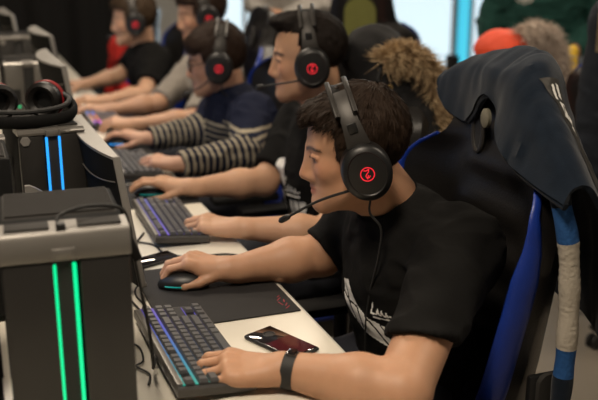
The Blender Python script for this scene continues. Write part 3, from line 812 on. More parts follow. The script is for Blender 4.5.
# ------------------------------------------------------------------ computers
def computer(label, loc, led, w=.177, d=.25, h=.35, silver_front=False, badge=True, bh=.010, co=0, rz=0, group='desktop computers on the desk'):
    r = thing('desktop_computer', label, 'computer', loc, rz, group)      # front faces -y
    hw = w/2
    MB().box((0, .01, h/2+.006), (w, d-.02, h-.012), .006).build('case', M['case'], r)
    rib = MB().box((0, .045, h-.004), (w-.012, d-.10, .010), .003)
    for i in range(22): rib.box((0, .045-(d-.11)/2+(i+.5)*(d-.11)/22, h+.0025), (w-.02, .0032, .004))
    rib.build('top_grille', M['mesh_grey'], r)
    # silver brow: flat rim with a dark inset, then a chamfer down the front
    y0 = -d/2
    prof = [(-.004, h-bh), (-.006, h-bh+.005), (.001, h-.003), (.006, h+.002), (.060, h+.004), (.064, h-.002), (.064, h-bh)]
    mb = MB().loft([[(x, y0+a, b) for a, b in prof] for x in (-hw-.001, -hw+.01, hw-.01, hw+.001)])
    brow = mb.build('front_brow', M['brow'], r)
    for s in (-1, 1): MB().box((s*(hw*.5+.006), y0+.037, h+.0042), (hw-.030, .034, .004), .001).build('brow_inset', M['mesh_grey'], brow)
    fm = M['silver_dark'] if silver_front else M['pc_front']
    for s in (-1, 1): MB().box((s*(hw/2+.0085), y0+.004, (h-bh)/2+.002), (hw-.019, .016, h-bh-.008), .004).build('front_panel', fm, r)
    MB().box((co, y0+.008, (h-.012)/2), (.034, .014, h-.016), .002).build('front_channel', M['rubber'], r)
    cl = MB().box((co, y0+.004, h-bh*.72), (.030, .022, .016), .004); cl.box((co-.015, y0+.002, h-bh*.72), (.005, .022, .017), .002).box((co+.015, y0+.002, h-bh*.72), (.005, .022, .017), .002); cl.build('port_clip', M['silver_dark'], r)
    if led:
        for s in (-1, 1):
            MB().box((co+s*.0148, y0-.0005, (h-bh)/2), (.0056, .006, h-bh-.012), .0015).build('light_strip', M[led], r)
    if badge:
        MB().lathe([(0, .003), (.011, .003), (.0125, 0)], 6, frame((-hw*.80, y0-.004, h-.022), (1, 0, 0), (0, 0, 1), (0, -1, 0))).build('badge', M['silver'], r)
    v = MB()
    for i in range(9): v.box((-hw-.0015, -.02+.012*i, h*.5), (.003, .004, h*.55))
    v.build('side_vent', M['rubber'], r)
    for x in (-1, 1):
        for y in (-1, 1): MB().box((x*(hw-.025), y*(d/2-.04), .005), (.03, .03, .012), .003).build('foot', M['rubber'], r)
    return r
pc1 = computer('nearest desktop computer, dark grey with silver top edge and two green light strips', (.1245, 1.435, .75), 'green_led', w=.190, badge=False, bh=.040, co=-.004, rz=-.045)
pc2 = computer('desktop computer with two blue light strips and headphones lying on top', (.166, 2.235, .75), 'blue_led', w=.150, rz=.10, co=.003)
pc3 = computer('third desktop computer, behind the red-trimmed headphones, with pale grey front', (.222, 3.49, .75), None, w=.165, silver_front=True, badge=False)
pc5 = computer('black computer of the opposite side, cut by the left edge beside the blue-lit one', (-.010, 1.97, .75), None, w=.165, badge=False, rz=math.pi, group='desktop computers on the desk')
pc6 = computer('black computer of the opposite side, cut by the left edge beside the green-lit one', (-.076, 1.50, .75), None, badge=False, rz=math.pi, group='desktop computers on the desk')
pc4 = computer('farthest desktop computer, at the top left behind the pale grey one', (.25, 4.45, .75), None, w=.165, group='desktop computers on the desk')
fan = MB(); fan.torus((.035, -.128, .23), .042, .004, ((1, 0, 0), (0, 0, 1)), 28, 8).torus((.035, -.128, .23), .024, .002, ((1, 0, 0), (0, 0, 1)), 24, 6)
for k in range(7):
    a = 2*math.pi*k/7; fan.box((.035+.028*math.cos(a), -.127, .23+.028*math.sin(a)), (.024, .004, .012), .001, Matrix.Rotation(-a, 3, 'Y'))
fan.build('fan_grille', M['plastic'], pc3)
MB().prism([(0, 0), (.03, .018), (.036, .004), (.022, -.03), (.012, -.028)], 0, .003, frame((.022, -.131, .235), (1, 0, 0), (0, 0, 1), (0, -1, 0))).build('sticker', M['pale_print'], pc3)
MB().box((-.050, -.129, .232), (.036, .006, .05), .006).build('socket', M['rubber'], pc3)
MB().lathe([(0, .003), (.003, .003), (.004, 0)], 12, frame((-.040, -.131, .195), (1, 0, 0), (0, 0, 1), (0, -1, 0))).build('power_light', M['green_led'], pc3)
# pale curved plastic stand behind the nearest computer
st = thing('plastic_stand', 'small pale grey curved plastic stand behind the nearest computer', 'stand', (.125, 1.98, .75))
MB().loft([[(-.022+x0, y, z) for x0, y, z in ((0, -.006, zz), (wd, -.006, zz), (wd, .006, zz), (0, .006, zz))] for zz, wd in ((.0, .05), (.02, .034), (.12, .026), (.17, .026), (.19, .036), (.205, .046), (.225, .046), (.24, .036), (.25, .022), (.256, .01))]).build('upright', M['silver'], st)
MB().box((0, 0, .004), (.07, .05, .008), .003).build('stand_base', M['silver'], st)
# headphones lying on the second computer
hp = thing('headphones', 'black headphones with thin red trim lying on top of the blue-lit computer', 'headphones', (.125, 2.22, 1.104))
for x, rot in ((-.055, .35), (.058, -.5)):
    T = frame((x, .02, .047), (math.cos(rot), math.sin(rot), 0), (0, 0, 1), nrm((math.sin(rot), -math.cos(rot), 0)))
    c = MB().lathe([(0, -.030), (.030, -.030), (.041, -.020), (.043, -.004), (.042, .004), (0, .004)], 32, T).build('ear_cup', M['plastic'], hp)
    MB().lathe([(.022, .004), (.038, .003), (.044, .010), (.043, .022), (.034, .029), (.024, .022), (.020, .008), (.022, .004)], 32, T).build('ear_cushion', M['leatherette'], c)
    e = MB(); Tz = T.to_3x3(); e.torus(T@Vector((0, 0, -.002)), .0435, .0022, (tuple(Tz.col[0]), tuple(Tz.col[1])), 36, 8).torus(T@Vector((0, 0, -.012)), .0432, .0016, (tuple(Tz.col[0]), tuple(Tz.col[1])), 36, 8)
    e.build('trim_ring', M['red_trim'], c)
MB().tube(catmull([(-.105, .02, .045), (-.118, -.03, .025), (-.085, -.075, .016), (0, -.098, .014), (.085, -.078, .016), (.118, -.03, .026), (.105, .02, .048)], 8), .016, 10, flat=(1.0, .55), up=(0, 0, 1)).build('headband', M['case'], hp)
MB().tube(catmull([(-.095, .02, .06), (-.108, -.03, .05), (-.08, -.068, .040), (0, -.088, .036), (.08, -.070, .040), (.108, -.03, .05), (.095, .02, .06)], 8), .006, 8).build('head_cushion', M['rubber'], hp)
MB().tube(catmull([(-.02, .0, .02), (.0, .03, .04), (.02, .01, .012), (.035, -.02, .006)], 6), .002, 6).build('cable', M['rubber'], hp)

# ------------------------------------------------------------------ monitors (local: screen faces +x, width along y, origin on the desk)
def monitor(label, loc, rz, w=.55, top=.31, bot=.045, bulge=.04, screen=True):
    r = thing('monitor', label, 'monitor', loc, rz, 'monitors facing the players')
    n = 16; ring = [(.008, -w/2), (.008, w/2)]+[(-.006-bulge*(1-abs(u)**2.2), u*w/2) for u in np.linspace(1, -1, n)]
    k = -.14; X3 = Matrix(((1, 0, k, 0), (0, 1, 0, 0), (0, 0, 1, 0), (0, 0, 0, 1)))
    MB().loft([[(x, y, z) for x, y in ring] for z in (bot, bot+.02, top-.006)]).build('back_shell', M['case'], r, xf=X3)
    MB().loft([[(x*s, y, z) for x, y in ring] for z, s in ((top-.006, 1.03), (top-.001, 1.03), (top, 1.0))]).build('top_cap', M['silver'], r, xf=X3)
    mb = MB().box((.004, -w/2-.002, (top+bot)/2), (.016, .006, top-bot), .002).box((.004, w/2+.002, (top+bot)/2), (.016, .006, top-bot), .002).box((.006, 0, bot), (.018, w, .012), .003)
    mb.build('bezel', M['silver'], r, xf=X3)
    MB().box((.0095, 0, (top+bot)/2), (.004, w-.02, top-bot-.03)).build('screen', M['screen'], r, xf=X3)
    MB().tube([(-.007-bulge*(1-abs(u)**2.2), u*w/2, top-.055-.02*(1-abs(u)**2.4)) for u in np.linspace(-.98, .98, 25)], .0018, 6).build('back_seam', M['brow'], r, xf=X3)
    MB().box((-.03, 0, (bot+.02)/2+.01), (.02, .06, bot+.05), .004).build('stand_neck', M['plastic'], r)
    MB().lathe([(0, .008), (.085, .008), (.095, 0), (0, 0)], 32, Matrix.Translation((-.02, 0, 0))@Matrix.Diagonal((.75, 1.2, 1, 1))).build('stand_base', M['plastic'], r)
    return r
monitor('nearest monitor, its curved silver-topped back turned to the blue-lit computer', (.320, 2.090, .75), .020, .50, .338, bulge=.030)
monitor('second nearest monitor, rising left of the gap behind the headphones', (.335, 3.03, .75), .02, .48, .408)
monitor('third monitor, next beyond the one behind the headphones', (.380, 3.90, .75), .05, .46, .415)
monitor('farthest monitor, at the top left edge of the row', (.30, 4.86, .75), .03, .5, .43)

# ------------------------------------------------------------------ keyboards, mats, mice
def led_ramp(name, cols, strength):
    m = mat(name, (.02, .02, .03), .4, emit=(1, 1, 1), estr=strength); nt = m.node_tree; b = nt.nodes['Principled BSDF']
    tc = nt.nodes.new('ShaderNodeTexCoord'); sp = nt.nodes.new('ShaderNodeSeparateXYZ'); mr = nt.nodes.new('ShaderNodeMapRange'); cr = nt.nodes.new('ShaderNodeValToRGB')
    mr.inputs['From Min'].default_value = -.18; mr.inputs['From Max'].default_value = .18
    nt.links.new(tc.outputs['Object'], sp.inputs[0]); nt.links.new(sp.outputs['Y'], mr.inputs['Value']); nt.links.new(mr.outputs['Result'], cr.inputs['Fac'])
    el_ = cr.color_ramp.elements
    while len(el_) < len(cols): el_.new(.5)
    for i, (p, c) in enumerate(cols): el_[i].position = p; el_[i].color = (*c, 1)
    nt.links.new(cr.outputs['Color'], b.inputs['Emission Color']); return m
M['led_teal'] = led_ramp('teal to violet backlight', [(0, (.03, .75, .55)), (.35, (.02, .35, .8)), (.7, (.08, .12, .9)), (1, (.18, .08, .8))], .42)
M['led_violet'] = led_ramp('violet backlight', [(0, (.22, .12, .9)), (.5, (.14, .10, .9)), (1, (.10, .15, .9))], .45)
M['led_white'] = led_ramp('dim backlight', [(0, (.1, .1, .12)), (1, (.1, .1, .12))], .1)
M['led_rainbow'] = led_ramp('rainbow backlight', [(0, (.35, .05, 1)), (.15, (1, .1, .5)), (.35, (1, .45, .05)), (.5, (1, .1, .05)), (.62, (.02, .25, 1)), (1, (.02, .3, 1))], 1.9)
U = .0195; KL = 18.25*U
def key_rows():
    out = []
    def row(x, items):
        y = -KL/2
        for it in items:
            if it < 0: y += -it*U; continue
            out.append((x, y+it*U/2, it)); y += it*U
    row(-.0555, [1, -1, 1, 1, 1, 1, -.5, 1, 1, 1, 1, -.5, 1, 1, 1, 1, -.25, 1, 1, 1])
    row(-.0300, [1]*13+[2, -.25, 1, 1, 1]); row(-.0105, [1.5]+[1]*12+[1.5, -.25, 1, 1, 1])
    row(.0090, [1.75]+[1]*11+[2.25]); row(.0285, [2.25]+[1]*10+[2.75, -1.25, 1]); row(.0480, [1.25]*3+[6.25]+[1.25]*4+[-.25, 1, 1, 1])
    return out
KEYMESH = {}
def key_mesh(wd):
    if wd not in KEYMESH:
        mb = MB(); a = .0088; hw = wd*U/2-.0010
        mb.loft([[(sx*a*s+o, sy*(hw-(1-s)*a), z) for sx, sy in ((-1, -1), (1, -1), (1, 1), (-1, 1))] for z, s, o in ((0, 1, 0), (.003, .99, 0), (.0078, .76, -.0006), (.0084, .70, -.0006))])
        o = mb.build('key', M['key'], None, smooth=False); KEYMESH[wd] = o.data; bpy.data.objects.remove(o)
    return KEYMESH[wd]
def keyboard(label, loc, rz, led, each=True, tilt=5):
    r = thing('keyboard', label, 'keyboard', loc, rz, 'keyboards in front of the players')
    r.rotation_euler = (0, math.radians(tilt), rz)
    L = KL+.016
    MB().loft([[(x, y, z) for x, y in ((-.076*s-.002, -L/2*s), (.064*s, -L/2*s), (.064*s, L/2*s), (-.076*s-.002, L/2*s))] for z, s in ((.002, .985), (.008, 1), (.018, 1), (.021, .985))]).build('case', M['keyboard'], r)
    MB().box((-.0715, 0, .0225), (.011, L-.02, .004), .001).build('top_bezel', M['silver_dark'], r)
    MB().box((-.0035, 0, .0214), (.121, KL+.002, .0012)).build('backlight_plate', M['rubber'], r)
    for x in (-.0655, -.0425): MB().box((x, 0, .0228), (.0045, KL, .002)).build('light_strip', M[led], r)
    lp = MB()
    for x in (-.0203, -.0007, .0187, .0382, .0578): lp.box((x, 0, .0222), (.0016, KL*.98, .001))
    lp.build('row_glow', M[led], r)
    if each:
        for x, y, wd in key_rows():
            k = bpy.data.objects.new('key', key_mesh(wd)); COL.objects.link(k); k.parent = r; k.location = (x, y, .0222)
    else:
        mb = MB()
        for x, y, wd in key_rows(): mb.box((x, y, .0262), (.0150, wd*U-.004, .008), .0015, seg=1)
        tag(mb.build('keys', M['key'], r, smooth=False), kind='stuff')
    for y in (-.14, .14):
        MB().box((-.066, y, -.002), (.014, .024, .012), .002).build('foot', M['rubber'], r)
    return r
def kb_z(tilt=5): return .7585
keyboard('nearest keyboard, glowing teal to violet, under the hand with a black wristband', (.364, 1.552, kb_z()), math.radians(1.0), 'led_teal')
keyboard('violet-lit keyboard of the second player, beside the far black phone', (.505, 2.375, kb_z()), math.radians(-1.2), 'led_violet')
keyboard('dark unlit keyboard under the hands in the striped sweater', (.535, 3.06, kb_z()), 0, 'led_white')
keyboard('far keyboard glowing blue, red and orange beside the grey-shirted player', (.565, 3.96, kb_z()), 0, 'led_rainbow', each=False)
def mouse_mat(label, loc, size, rz=0, logo=False):
    r = tag(MB().box((0, 0, .0018), (*size, .0034), .0016).build('mouse_mat', M['mat_cloth']), label, 'mouse mat', 'black mouse mats'); r.location = loc; r.rotation_euler = (0, 0, rz)
    if logo:
        mb = MB(); x0, y0 = size[0]/2-.028, -size[1]/2+.018
        for i, (a, b) in enumerate([((0, 0), (.012, .012)), ((.004, .014), (.012, .028)), ((0, .02), (-.004, .04)), ((.008, .034), (.012, .05)), ((-.004, .048), (.008, .062)), ((.002, .066), (.010, .074))]):
            mb.tube([(x0+a[0], y0+a[1], .0036), (x0+b[0], y0+b[1], .0036)], .0016, 6, flat=(.3, 1), up=(0, 0, 1))
        mb.build('mat_print', M['mat_logo'], r)
    return r
mouse_mat('black mouse mat with a small dull red mark, under the nearest player\'s mouse', (.485, 1.865, .7502), (.30, .36), 0, True)
mouse_mat('black mouse mat of the second player, beyond the violet-lit keyboard', (.50, 2.72, .7502), (.29, .28), 0)
mouse_mat('black mouse mat of the player in the striped sweater', (.50, 3.43, .7502), (.29, .30), 0)
def mouse(label, loc, rz, led=None, s=1.0):
    r = thing('computer_mouse', label, 'mouse', loc, rz, 'mice under the players\' hands')   # nose points -x
    def f(P):
        v = el((0.004, 0, .006), (.060*s, .031*s, .031*s))[0](P); v = smax(v, .001-P[:, 2], .004)
        w = np.minimum(np.abs(P[:, 1])-.0012, 9); g = np.maximum(np.maximum(w, P[:, 0]+.008), -(P[:, 2]-.012)); return smax(v, -g, .002)
    sdf_obj('shell', (f, V(-.06, -.035, 0), V(.07, .035, .04)), .0022, M['plastic'], r)
    MB().lathe([(0, -.004), (.008, -.004), (.0095, -.002), (.0095, .002), (.008, .004), (0, .004)], 20, frame((-.030, 0, .0285), (1, 0, 0), (0, 0, 1), (0, 1, 0))).build('scroll_wheel', M['rubber'], r)
    if led:
        for sg in (-1, 1): MB().tube([(x, sg*.0305*s*math.sqrt(max(0, 1-(x/.062)**2)), .010) for x in np.linspace(-.035, .04, 12)], .0016, 6).build('light_strip', M[led], r)
        MB().box((.032, 0, .0325), (.014, .007, .003), .001).build('logo', M[led], r)
    return r
M['cyan_led'] = mat('cyan lit strip', (0, .3, .3), .4, emit=(.05, .9, .75), estr=.10)
mouse('black mouse with faint green lights, under the nearest player\'s right hand', (.425, 1.905, .754), -.35, 'cyan_led', 1.0)
mouse('mouse glowing cyan under the second player\'s right hand', (.520, 2.70, .754), -.3, 'cyan_led')
mouse('blue-lit mouse under the far hand in the striped sweater', (.545, 3.46, .754), -.3, 'blue_led')

# ------------------------------------------------------------------ phones
def phone(label, c, dirv, back, L=.152, Wd=.074):
    a = math.atan2(dirv[1], dirv[0]); r = thing('smartphone', label, 'phone', (c[0], c[1], .7505), a, None)
    MB().box((0, 0, .0042), (L, Wd, .008), .0038, seg=3).build('body', M['plastic'], r)
    MB().box((0, 0, .0083), (L-.006, Wd-.006, .0012), .0005).build('glass', M['phone_glass'], r)
    if back:
        MB().box((.028, 0, .00885), (L*.52, Wd-.010, .0006)).build('red_panel', M['phone_red'], r)
        MB().torus((0, 0, .0083), .0001, .0001) if False else None
        mb = MB().torus((-.040, .004, .0088), .012, .0012, n=24, m=6).lathe([(0, .0006), (.009, .0006), (.0095, 0)], 20, Matrix.Translation((-.040, .004, .0085)))
        mb.build('camera_ring', M['metal_rim'], r)
    return r
phone('black and dark red glossy phone on the desk beside the black wristband', (.538, 1.540, 0), (.054, -.126), True, .145, .072)
phone('black phone on the desk beside the violet-lit keyboard', (.398, 2.105, 0), (.1, .04), False, .13, .062)

# ------------------------------------------------------------------ cables
def cable(label, pts, r=.0028, m='rubber'):
    o = tag(MB().tube(catmull(pts, 8), r, 8).build('cable', M[m]), label, 'cable', 'cables on the desk'); return o
ck = thing('usb_cable', 'black cable with a small inline box drooping from the nearest computer\'s top', 'cable', (.12, 1.33, 1.10))
B0 = V(.12, 1.33, 1.10)
MB().tube([p-B0 for p in catmull([(.115, 1.325, 1.104), (.115, 1.345, 1.118), (.16, 1.37, 1.122), (.215, 1.39, 1.108), (.2285, 1.395, 1.075), (.232, 1.40, 1.05)], 8)], .0030, 8).build('cable_upper', M['rubber'], ck)
MB().box(tuple(V(.234, 1.402, 1.032)-B0), (.016, .014, .042), .004, Matrix.Rotation(-.35, 3, 'Y')).build('inline_box', M['plastic_soft'], ck)
MB().tube([p-B0 for p in catmull([(.236, 1.403, 1.012), (.246, 1.41, .95), (.258, 1.42, .87), (.268, 1.46, .80), (.276, 1.50, .765), (.287, 1.53, .772)], 8)], .0030, 8).build('cable_lower', M['rubber'], ck)
MB().box(tuple(V(.115, 1.325, 1.108)-B0), (.014, .018, .012), .003).build('plug', M['plastic'], ck)
cable('black mouse cable looping over the desk left of the nearest mouse', [(.345, 1.945, .757), (.325, 1.93, .757), (.315, 1.88, .757), (.325, 1.80, .757), (.31, 1.79, .757), (.30, 1.85, .7575)], .0022)
cable('thin black cable curving across the desk past the second keyboard', [(.33, 2.30, .7545), (.42, 2.235, .7535), (.44, 2.145, .7535), (.50, 2.10, .7535), (.58, 2.09, .7535), (.630, 2.04, .7565)], .0026)
cable('short black cable between the second keyboard and the monitor foot', [(.345, 2.10, .7535), (.37, 2.22, .7535), (.40, 2.29, .7535), (.42, 2.33, .7545)], .0026)
cable('white cable bending on the desk beside the striped sleeve', [(.60, 2.83, .755), (.63, 2.865, .755), (.615, 2.90, .755), (.585, 2.885, .755)], .0036, 'white_cable')
cable('pair of black cables by the nearest computer\'s right side', [(.252, 1.66, .754), (.272, 1.62, .754), (.268, 1.56, .754), (.252, 1.54, .754), (.268, 1.50, .754), (.258, 1.46, .754)], .0019)
# ------------------------------------------------------------------ the players
M['hair1'] = hair_mat('dark brown short hair', (.026, .015, .009)); M['hair2'] = hair_mat('near black short hair', (.013, .009, .007))
M['hair3'] = hair_mat('dark brown bowl hair', (.032, .018, .012)); M['hair4'] = hair_mat('brown hair', (.035, .02, .013)); M['hair5'] = hair_mat('light brown hair', (.06, .038, .022))
KEY = [(18, 36, 20), (20, 38, 22), (24, 38, 22), (26, 36, 20)]
P1 = person('nearest player in a black printed T-shirt, left hand on keyboard, right hand on mouse', dict(
    head=(V(.771, 1.704, 1.085), (-.938, .347), 6.5, 0, 1.07), neck=(.872, 1.705, .955), nose=1.15, stubble=.12, gaze=-.3,
    spine=[(.93, 1.69, .56), (.910, 1.70, .67), (.893, 1.695, .785), (.885, 1.705, .885)],
    shL=(.925, 1.530, .905), elL=(.650, 1.240, .775), wrL=(.485, 1.370, .787), shR=(.905, 1.885, .895), elR=(.765, 1.89, .795), wrR=(.540, 1.885, .788),
    handL=((-.90, .42, .05), (-.1, -.1, 1), [(16, 34, 20), (18, 36, 22), (20, 34, 20), (14, 30, 18)]), handR=((-.90, .36, .20), (.1, -.15, 1), [(26, 44, 28), (28, 46, 28), (32, 46, 28), (34, 44, 28)], dict(thumb=(.75, .45, -.42))), arm=1.22, hs=1.0,
    hair=(.018, .011, .007), hairmat=M['hair1'], hairshape=dict(front=(.094, .073), quiff=(.060, .090, .046, .062, .026), top=.008, amp=.006, mess=.5, fr=.010, strands=9000, slen=.03),
    skin=(.50, .275, .165), group='players at the desk',
    top=dict(name='t_shirt', mat=M['black_cotton'], sleeve=.66, sleeveR=.93, hemnL=(-.28, -.42, -.86), arm_r=(.074, .063), inf=.010, neck_r=.060, fold=.007)), .0026)
P2 = person('second player in a black printed T-shirt with short dark hair shaved at the sides', dict(
    head=(V(.988, 2.543, 1.174), (-.93, .36), 3, 0, 1.08), neck=(1.052, 2.56, 1.005), nose=1.12, stubble=.28,
    spine=[(1.08, 2.55, .565), (1.055, 2.55, .69), (1.050, 2.555, .82), (1.055, 2.56, .925)],
    shL=(1.075, 2.365, .955), elL=(.885, 2.125, .762), wrL=(.650, 2.185, .787), shR=(1.045, 2.745, .945), elR=(.872, 2.645, .780), wrR=(.630, 2.63, .786),
    handL=((-.80, .58, .08), (-.1, 0, 1), KEY), handR=((-.88, .40, .16), (.1, -.1, 1), FLEX_MOUSE, dict(thumb=(.75, .45, -.42))), arm=1.08,
    hair=(.010, .007, .006), hairmat=M['hair2'], hairshape=dict(front=(.074, .086), side=.030, quiff=(.058, .110, .050, .050, .024), top=.003, amp=.004, mess=.4, strands=6000, slen=.02, burn=False, low=-.040, fade=mat('shaved hair sides', (.085, .052, .036), .8, noise=.25, nscale=300)),
    skin=(.52, .30, .185), group='players at the desk',
    top=dict(name='t_shirt', mat=M['black_cotton'], sleeve=.82, arm_r=(.070, .060), inf=.010, fold=.006)), .0032)
def stripes(P, sp):
    cream = V(.34, .30, .22); navy = V(.010, .013, .030)
    best = np.full(len(P), 9.); s = P[:, 2].copy(); kind = np.zeros(len(P))
    tor = np.full(len(P), 9.)
    for p in torso_prims(sp, .0)[:4]: tor = np.minimum(tor, p[0](P))
    best = tor
    for k in 'LR':
        a, e, w = (np.array(sp[j+k], float) for j in ('sh', 'el', 'wr'))
        for A, B, off in ((a, e, 0), (e, w, np.linalg.norm(e-a))):
            d = rc(A, B, .05, .045)[0](P); m = d < best-.004; best = np.where(m, d, best)
            dr = nrm(B-A); s = np.where(m, (P-A)@dr+off if off else s, s); kind = np.where(m, 1 if off else 0, kind)
    ph = (s/.0235) % 1
    on = (ph < .40)
    on &= ~((kind == 0) & (P[:, 2] > .862+.10*np.clip(np.abs(P[:, 1]-3.34)-.04, 0, .2)))
    
    c = np.tile(navy, (len(P), 1)); c[on] = cream; return c
M['stripe_knit'] = attr_mat('navy and cream striped knit', .9, bump=.3, bscale=160, spec=.15)
P3 = person('player with glasses in a navy sweater with cream stripes', dict(
    head=(V(.920, 3.346, 1.074), (-.955, .29), 8, 0, 1.08), neck=(.965, 3.345, .945),
    spine=[(1.03, 3.34, .555), (1.03, 3.34, .67), (1.01, 3.34, .79), (.985, 3.342, .875)],
    shL=(1.005, 3.165, .885), elL=(.905, 2.965, .800), wrL=(.668, 2.925, .790), shR=(1.01, 3.525, .885), elR=(.865, 3.42, .800), wrR=(.655, 3.385, .788),
    handL=((-.82, .55, .10), (-.1, 0, 1), KEY), handR=((-.86, .46, .14), (.1, -.1, 1), FLEX_MOUSE, dict(thumb=(.75, .45, -.42))),
    hair=(.025, .015, .010), hairmat=M['hair3'], hairshape=dict(front=(.100, .046), side=.05, quiff=(.050, .075, .056, .074, .045), top=.014, amp=.005, mess=.3, low=-.012, slen=.03),
    skin=(.50, .285, .19), group='players at the desk', hs=.95,
    top=dict(name='sweater', mat=M['stripe_knit'], sleeve=1, arm_r=(.070, .060), cuff_r=.040, cuff=.0, inf=.012, fold=.006, colfn=stripes, res=.0040)), .0036)
P4 = person('player in a grey short-sleeved shirt behind the one with glasses', dict(
    head=(V(1.075, 4.145, 1.190), (-.97, .12), 10, 0, 1.10), neck=(1.115, 4.14, 1.025),
    spine=[(1.14, 4.14, .565), (1.145, 4.14, .69), (1.14, 4.14, .84), (1.125, 4.14, .945)],
    shL=(1.105, 3.94, .945), elL=(.90, 3.66, .798), wrL=(.665, 3.70, .786), shR=(1.11, 4.32, .945), elR=(.84, 4.10, .80), wrR=(.615, 4.07, .788),
    handL=((-.86, .45, .08), (-.1, 0, 1), KEY), handR=((-.95, .2, .08), (0, 0, 1), KEY),
    hair=(.03, .018, .012), hairmat=M['hair4'], hairshape=dict(front=(.095, .062), quiff=(.052, .09, .05, .062, .03), top=.016, amp=.006),
    skin=(.52, .30, .19), group='players at the desk',
    top=dict(name='shirt', mat=M['grey_jersey'], sleeve=.96, arm_r=(.070, .056), inf=.010, fold=.006)), .0042)
P5 = person('farthest player, in a black T-shirt, in front of the dark backdrop', dict(
    head=(V(.885, 4.845, 1.115), (-.97, .22), 4, 0, 1.10), neck=(.925, 4.84, .965),
    spine=[(.985, 4.84, .555), (.985, 4.84, .67), (.97, 4.84, .80), (.945, 4.84, .89)],
    shL=(.945, 4.66, .915), elL=(.83, 4.40, .795), wrL=(.640, 4.34, .786), shR=(.955, 5.03, .915), elR=(.80, 4.96, .81), wrR=(.615, 4.90, .786),
    handL=((-.90, .35, .06), (0, 0, 1), KEY), handR=((-.95, .1, .08), (0, 0, 1), KEY),
    hair=(.05, .03, .02), hairmat=M['hair5'], hairshape=dict(front=(.095, .066), quiff=(.056, .088, .05, .06, .034), top=.016, amp=.006),
    skin=(.52, .31, .20), group='players at the desk',
    top=dict(name='t_shirt', mat=M['black_cotton'], sleeve=.72, arm_r=(.070, .058), inf=.010, fold=.006)), .0042)
# shirt prints (tilted playing cards, thin script)
def shirt_print(P, o, polys, cuts, strokes, sw=.002):
    # frame on the chest: u runs towards the player's left, v up
    return decal('shirt_print', P['bvh'], o, V(.38, -.925, 0), V(0, 0, 1), polys, cuts, strokes, sw, .0024, M['print_white'], P['root'], P['base'])
def script(x, y, s):
    return [[(x+a*s, y+b*s) for a, b in st] for st in ([(0, .036), (-.006, 0), (.012, .002)], [(.016, .002), (.020, .018), (.026, .002)], [(.032, .002), (.035, .017), (.042, .004)], [(.048, .002), (.050, .016), (.056, .004), (.066, .008)], [(.002, -.010), (.066, -.006)])]
shirt_print(P1, (.903, 1.676, .745), [[(-.115, .045), (-.088, .052), (-.070, .030), (-.050, .004), (.0, -.012), (.060, -.024), (.072, -.075), (.030, -.066), (-.040, -.050), (-.090, -.022), (-.112, .010)]],
    [([(-.100, .036), (-.084, .006), (-.062, -.034)], .0026), ([(-.110, .016), (-.080, .004), (-.052, .002)], .0022), ([(-.050, .0), (-.036, -.028), (-.040, -.055)], .0026), ([(-.02, -.008), (.012, -.034), (.04, -.066)], .0024), ([(.02, -.016), (.058, -.060)], .0020)], script(.004, .006, .72))
shirt_print(P2, (1.05, 2.555, .70), [[(-.165, .062), (-.085, .047), (-.070, -.055), (-.155, -.045)], [(-.045, .042), (.045, .052), (.035, -.060), (-.052, -.052)], [(-.105, .072), (-.070, .076), (-.070, .170), (-.102, .160)], [(-.16, -.062), (-.07, -.072), (-.075, -.09), (-.16, -.08)]],
    [([(-.168, .02), (-.10, -.06)], .0042), ([(-.14, .07), (-.09, .0), (-.085, -.06)], .0036), ([(-.125, .004), (-.120, .012)], .007), ([(-.02, .05), (-.028, -.06)], .004), ([(.01, .05), (.02, -.02), (-.01, -.06)], .003)], script(-.055, .070, 1.15), .0024)
# headsets worn by the players
headset(P1, 'black headset with a red lit emblem on the nearest player', 13, ((.088, -.01, -.068), (.150, 0, -.100)), [(.772, 1.585, .95), (.774, 1.60, .88), (.770, 1.625, .80), (.768, 1.64, .72), (.775, 1.655, .64)], 'headsets on the players', cup=(-.004, -.004))
headset(P2, 'headset with a red emblem on the second player, boom at his mouth', 4, ((.085, 0, -.050), (.135, 0, -.060)), None, 'headsets on the players')
headset(P3, 'headset with a red emblem over the bowl-cut hair of the player with glasses', -14, ((.070, 0, -.066), (.118, 0, -.085)), [(.93, 3.24, .95), (.95, 3.23, .88)], 'headsets on the players', fine=False)
headset(P4, 'headset on the grey-shirted player half hidden behind others', 4, None, None, 'headsets on the players', fine=False)
headset(P5, 'headset with a red emblem on the farthest player', 4, ((.07, 0, -.05), (.12, 0, -.06)), None, 'headsets on the players', fine=False)
# spectacles on the third player
def spectacles(P, label):
    R, c, s = P['R'], P['hc'], P['hs']; X3 = Matrix([[float(R[i, j]*s) for j in range(3)] for i in range(3)]).to_4x4()
    r = thing('spectacles', label, 'glasses', c); mb = MB(); gl = MB()
    for sg in (1, -1):
        pts = [V(.103-.006*abs(math.cos(a)*.5), sg*(.034+.0245*math.cos(a)), .004+.0185*math.sin(a)) for a in np.linspace(0, 2*math.pi, 29)[:-1]]
        mb.tube(pts, .0030, 7, True, up=(1, 0, 0)); mb.tube([(.098, sg*.059, .010), (.06, sg*.078, .012), (.0, sg*.083, .014)], .0019, 7)
    mb.tube([(.104, .0105, .009), (.108, 0, .011), (.104, -.0105, .009)], .0018, 7)
    mb.build('frame', M['glass_frame'], r, xf=X3)
spectacles(P3, 'dark-rimmed spectacles on the player in the striped sweater')
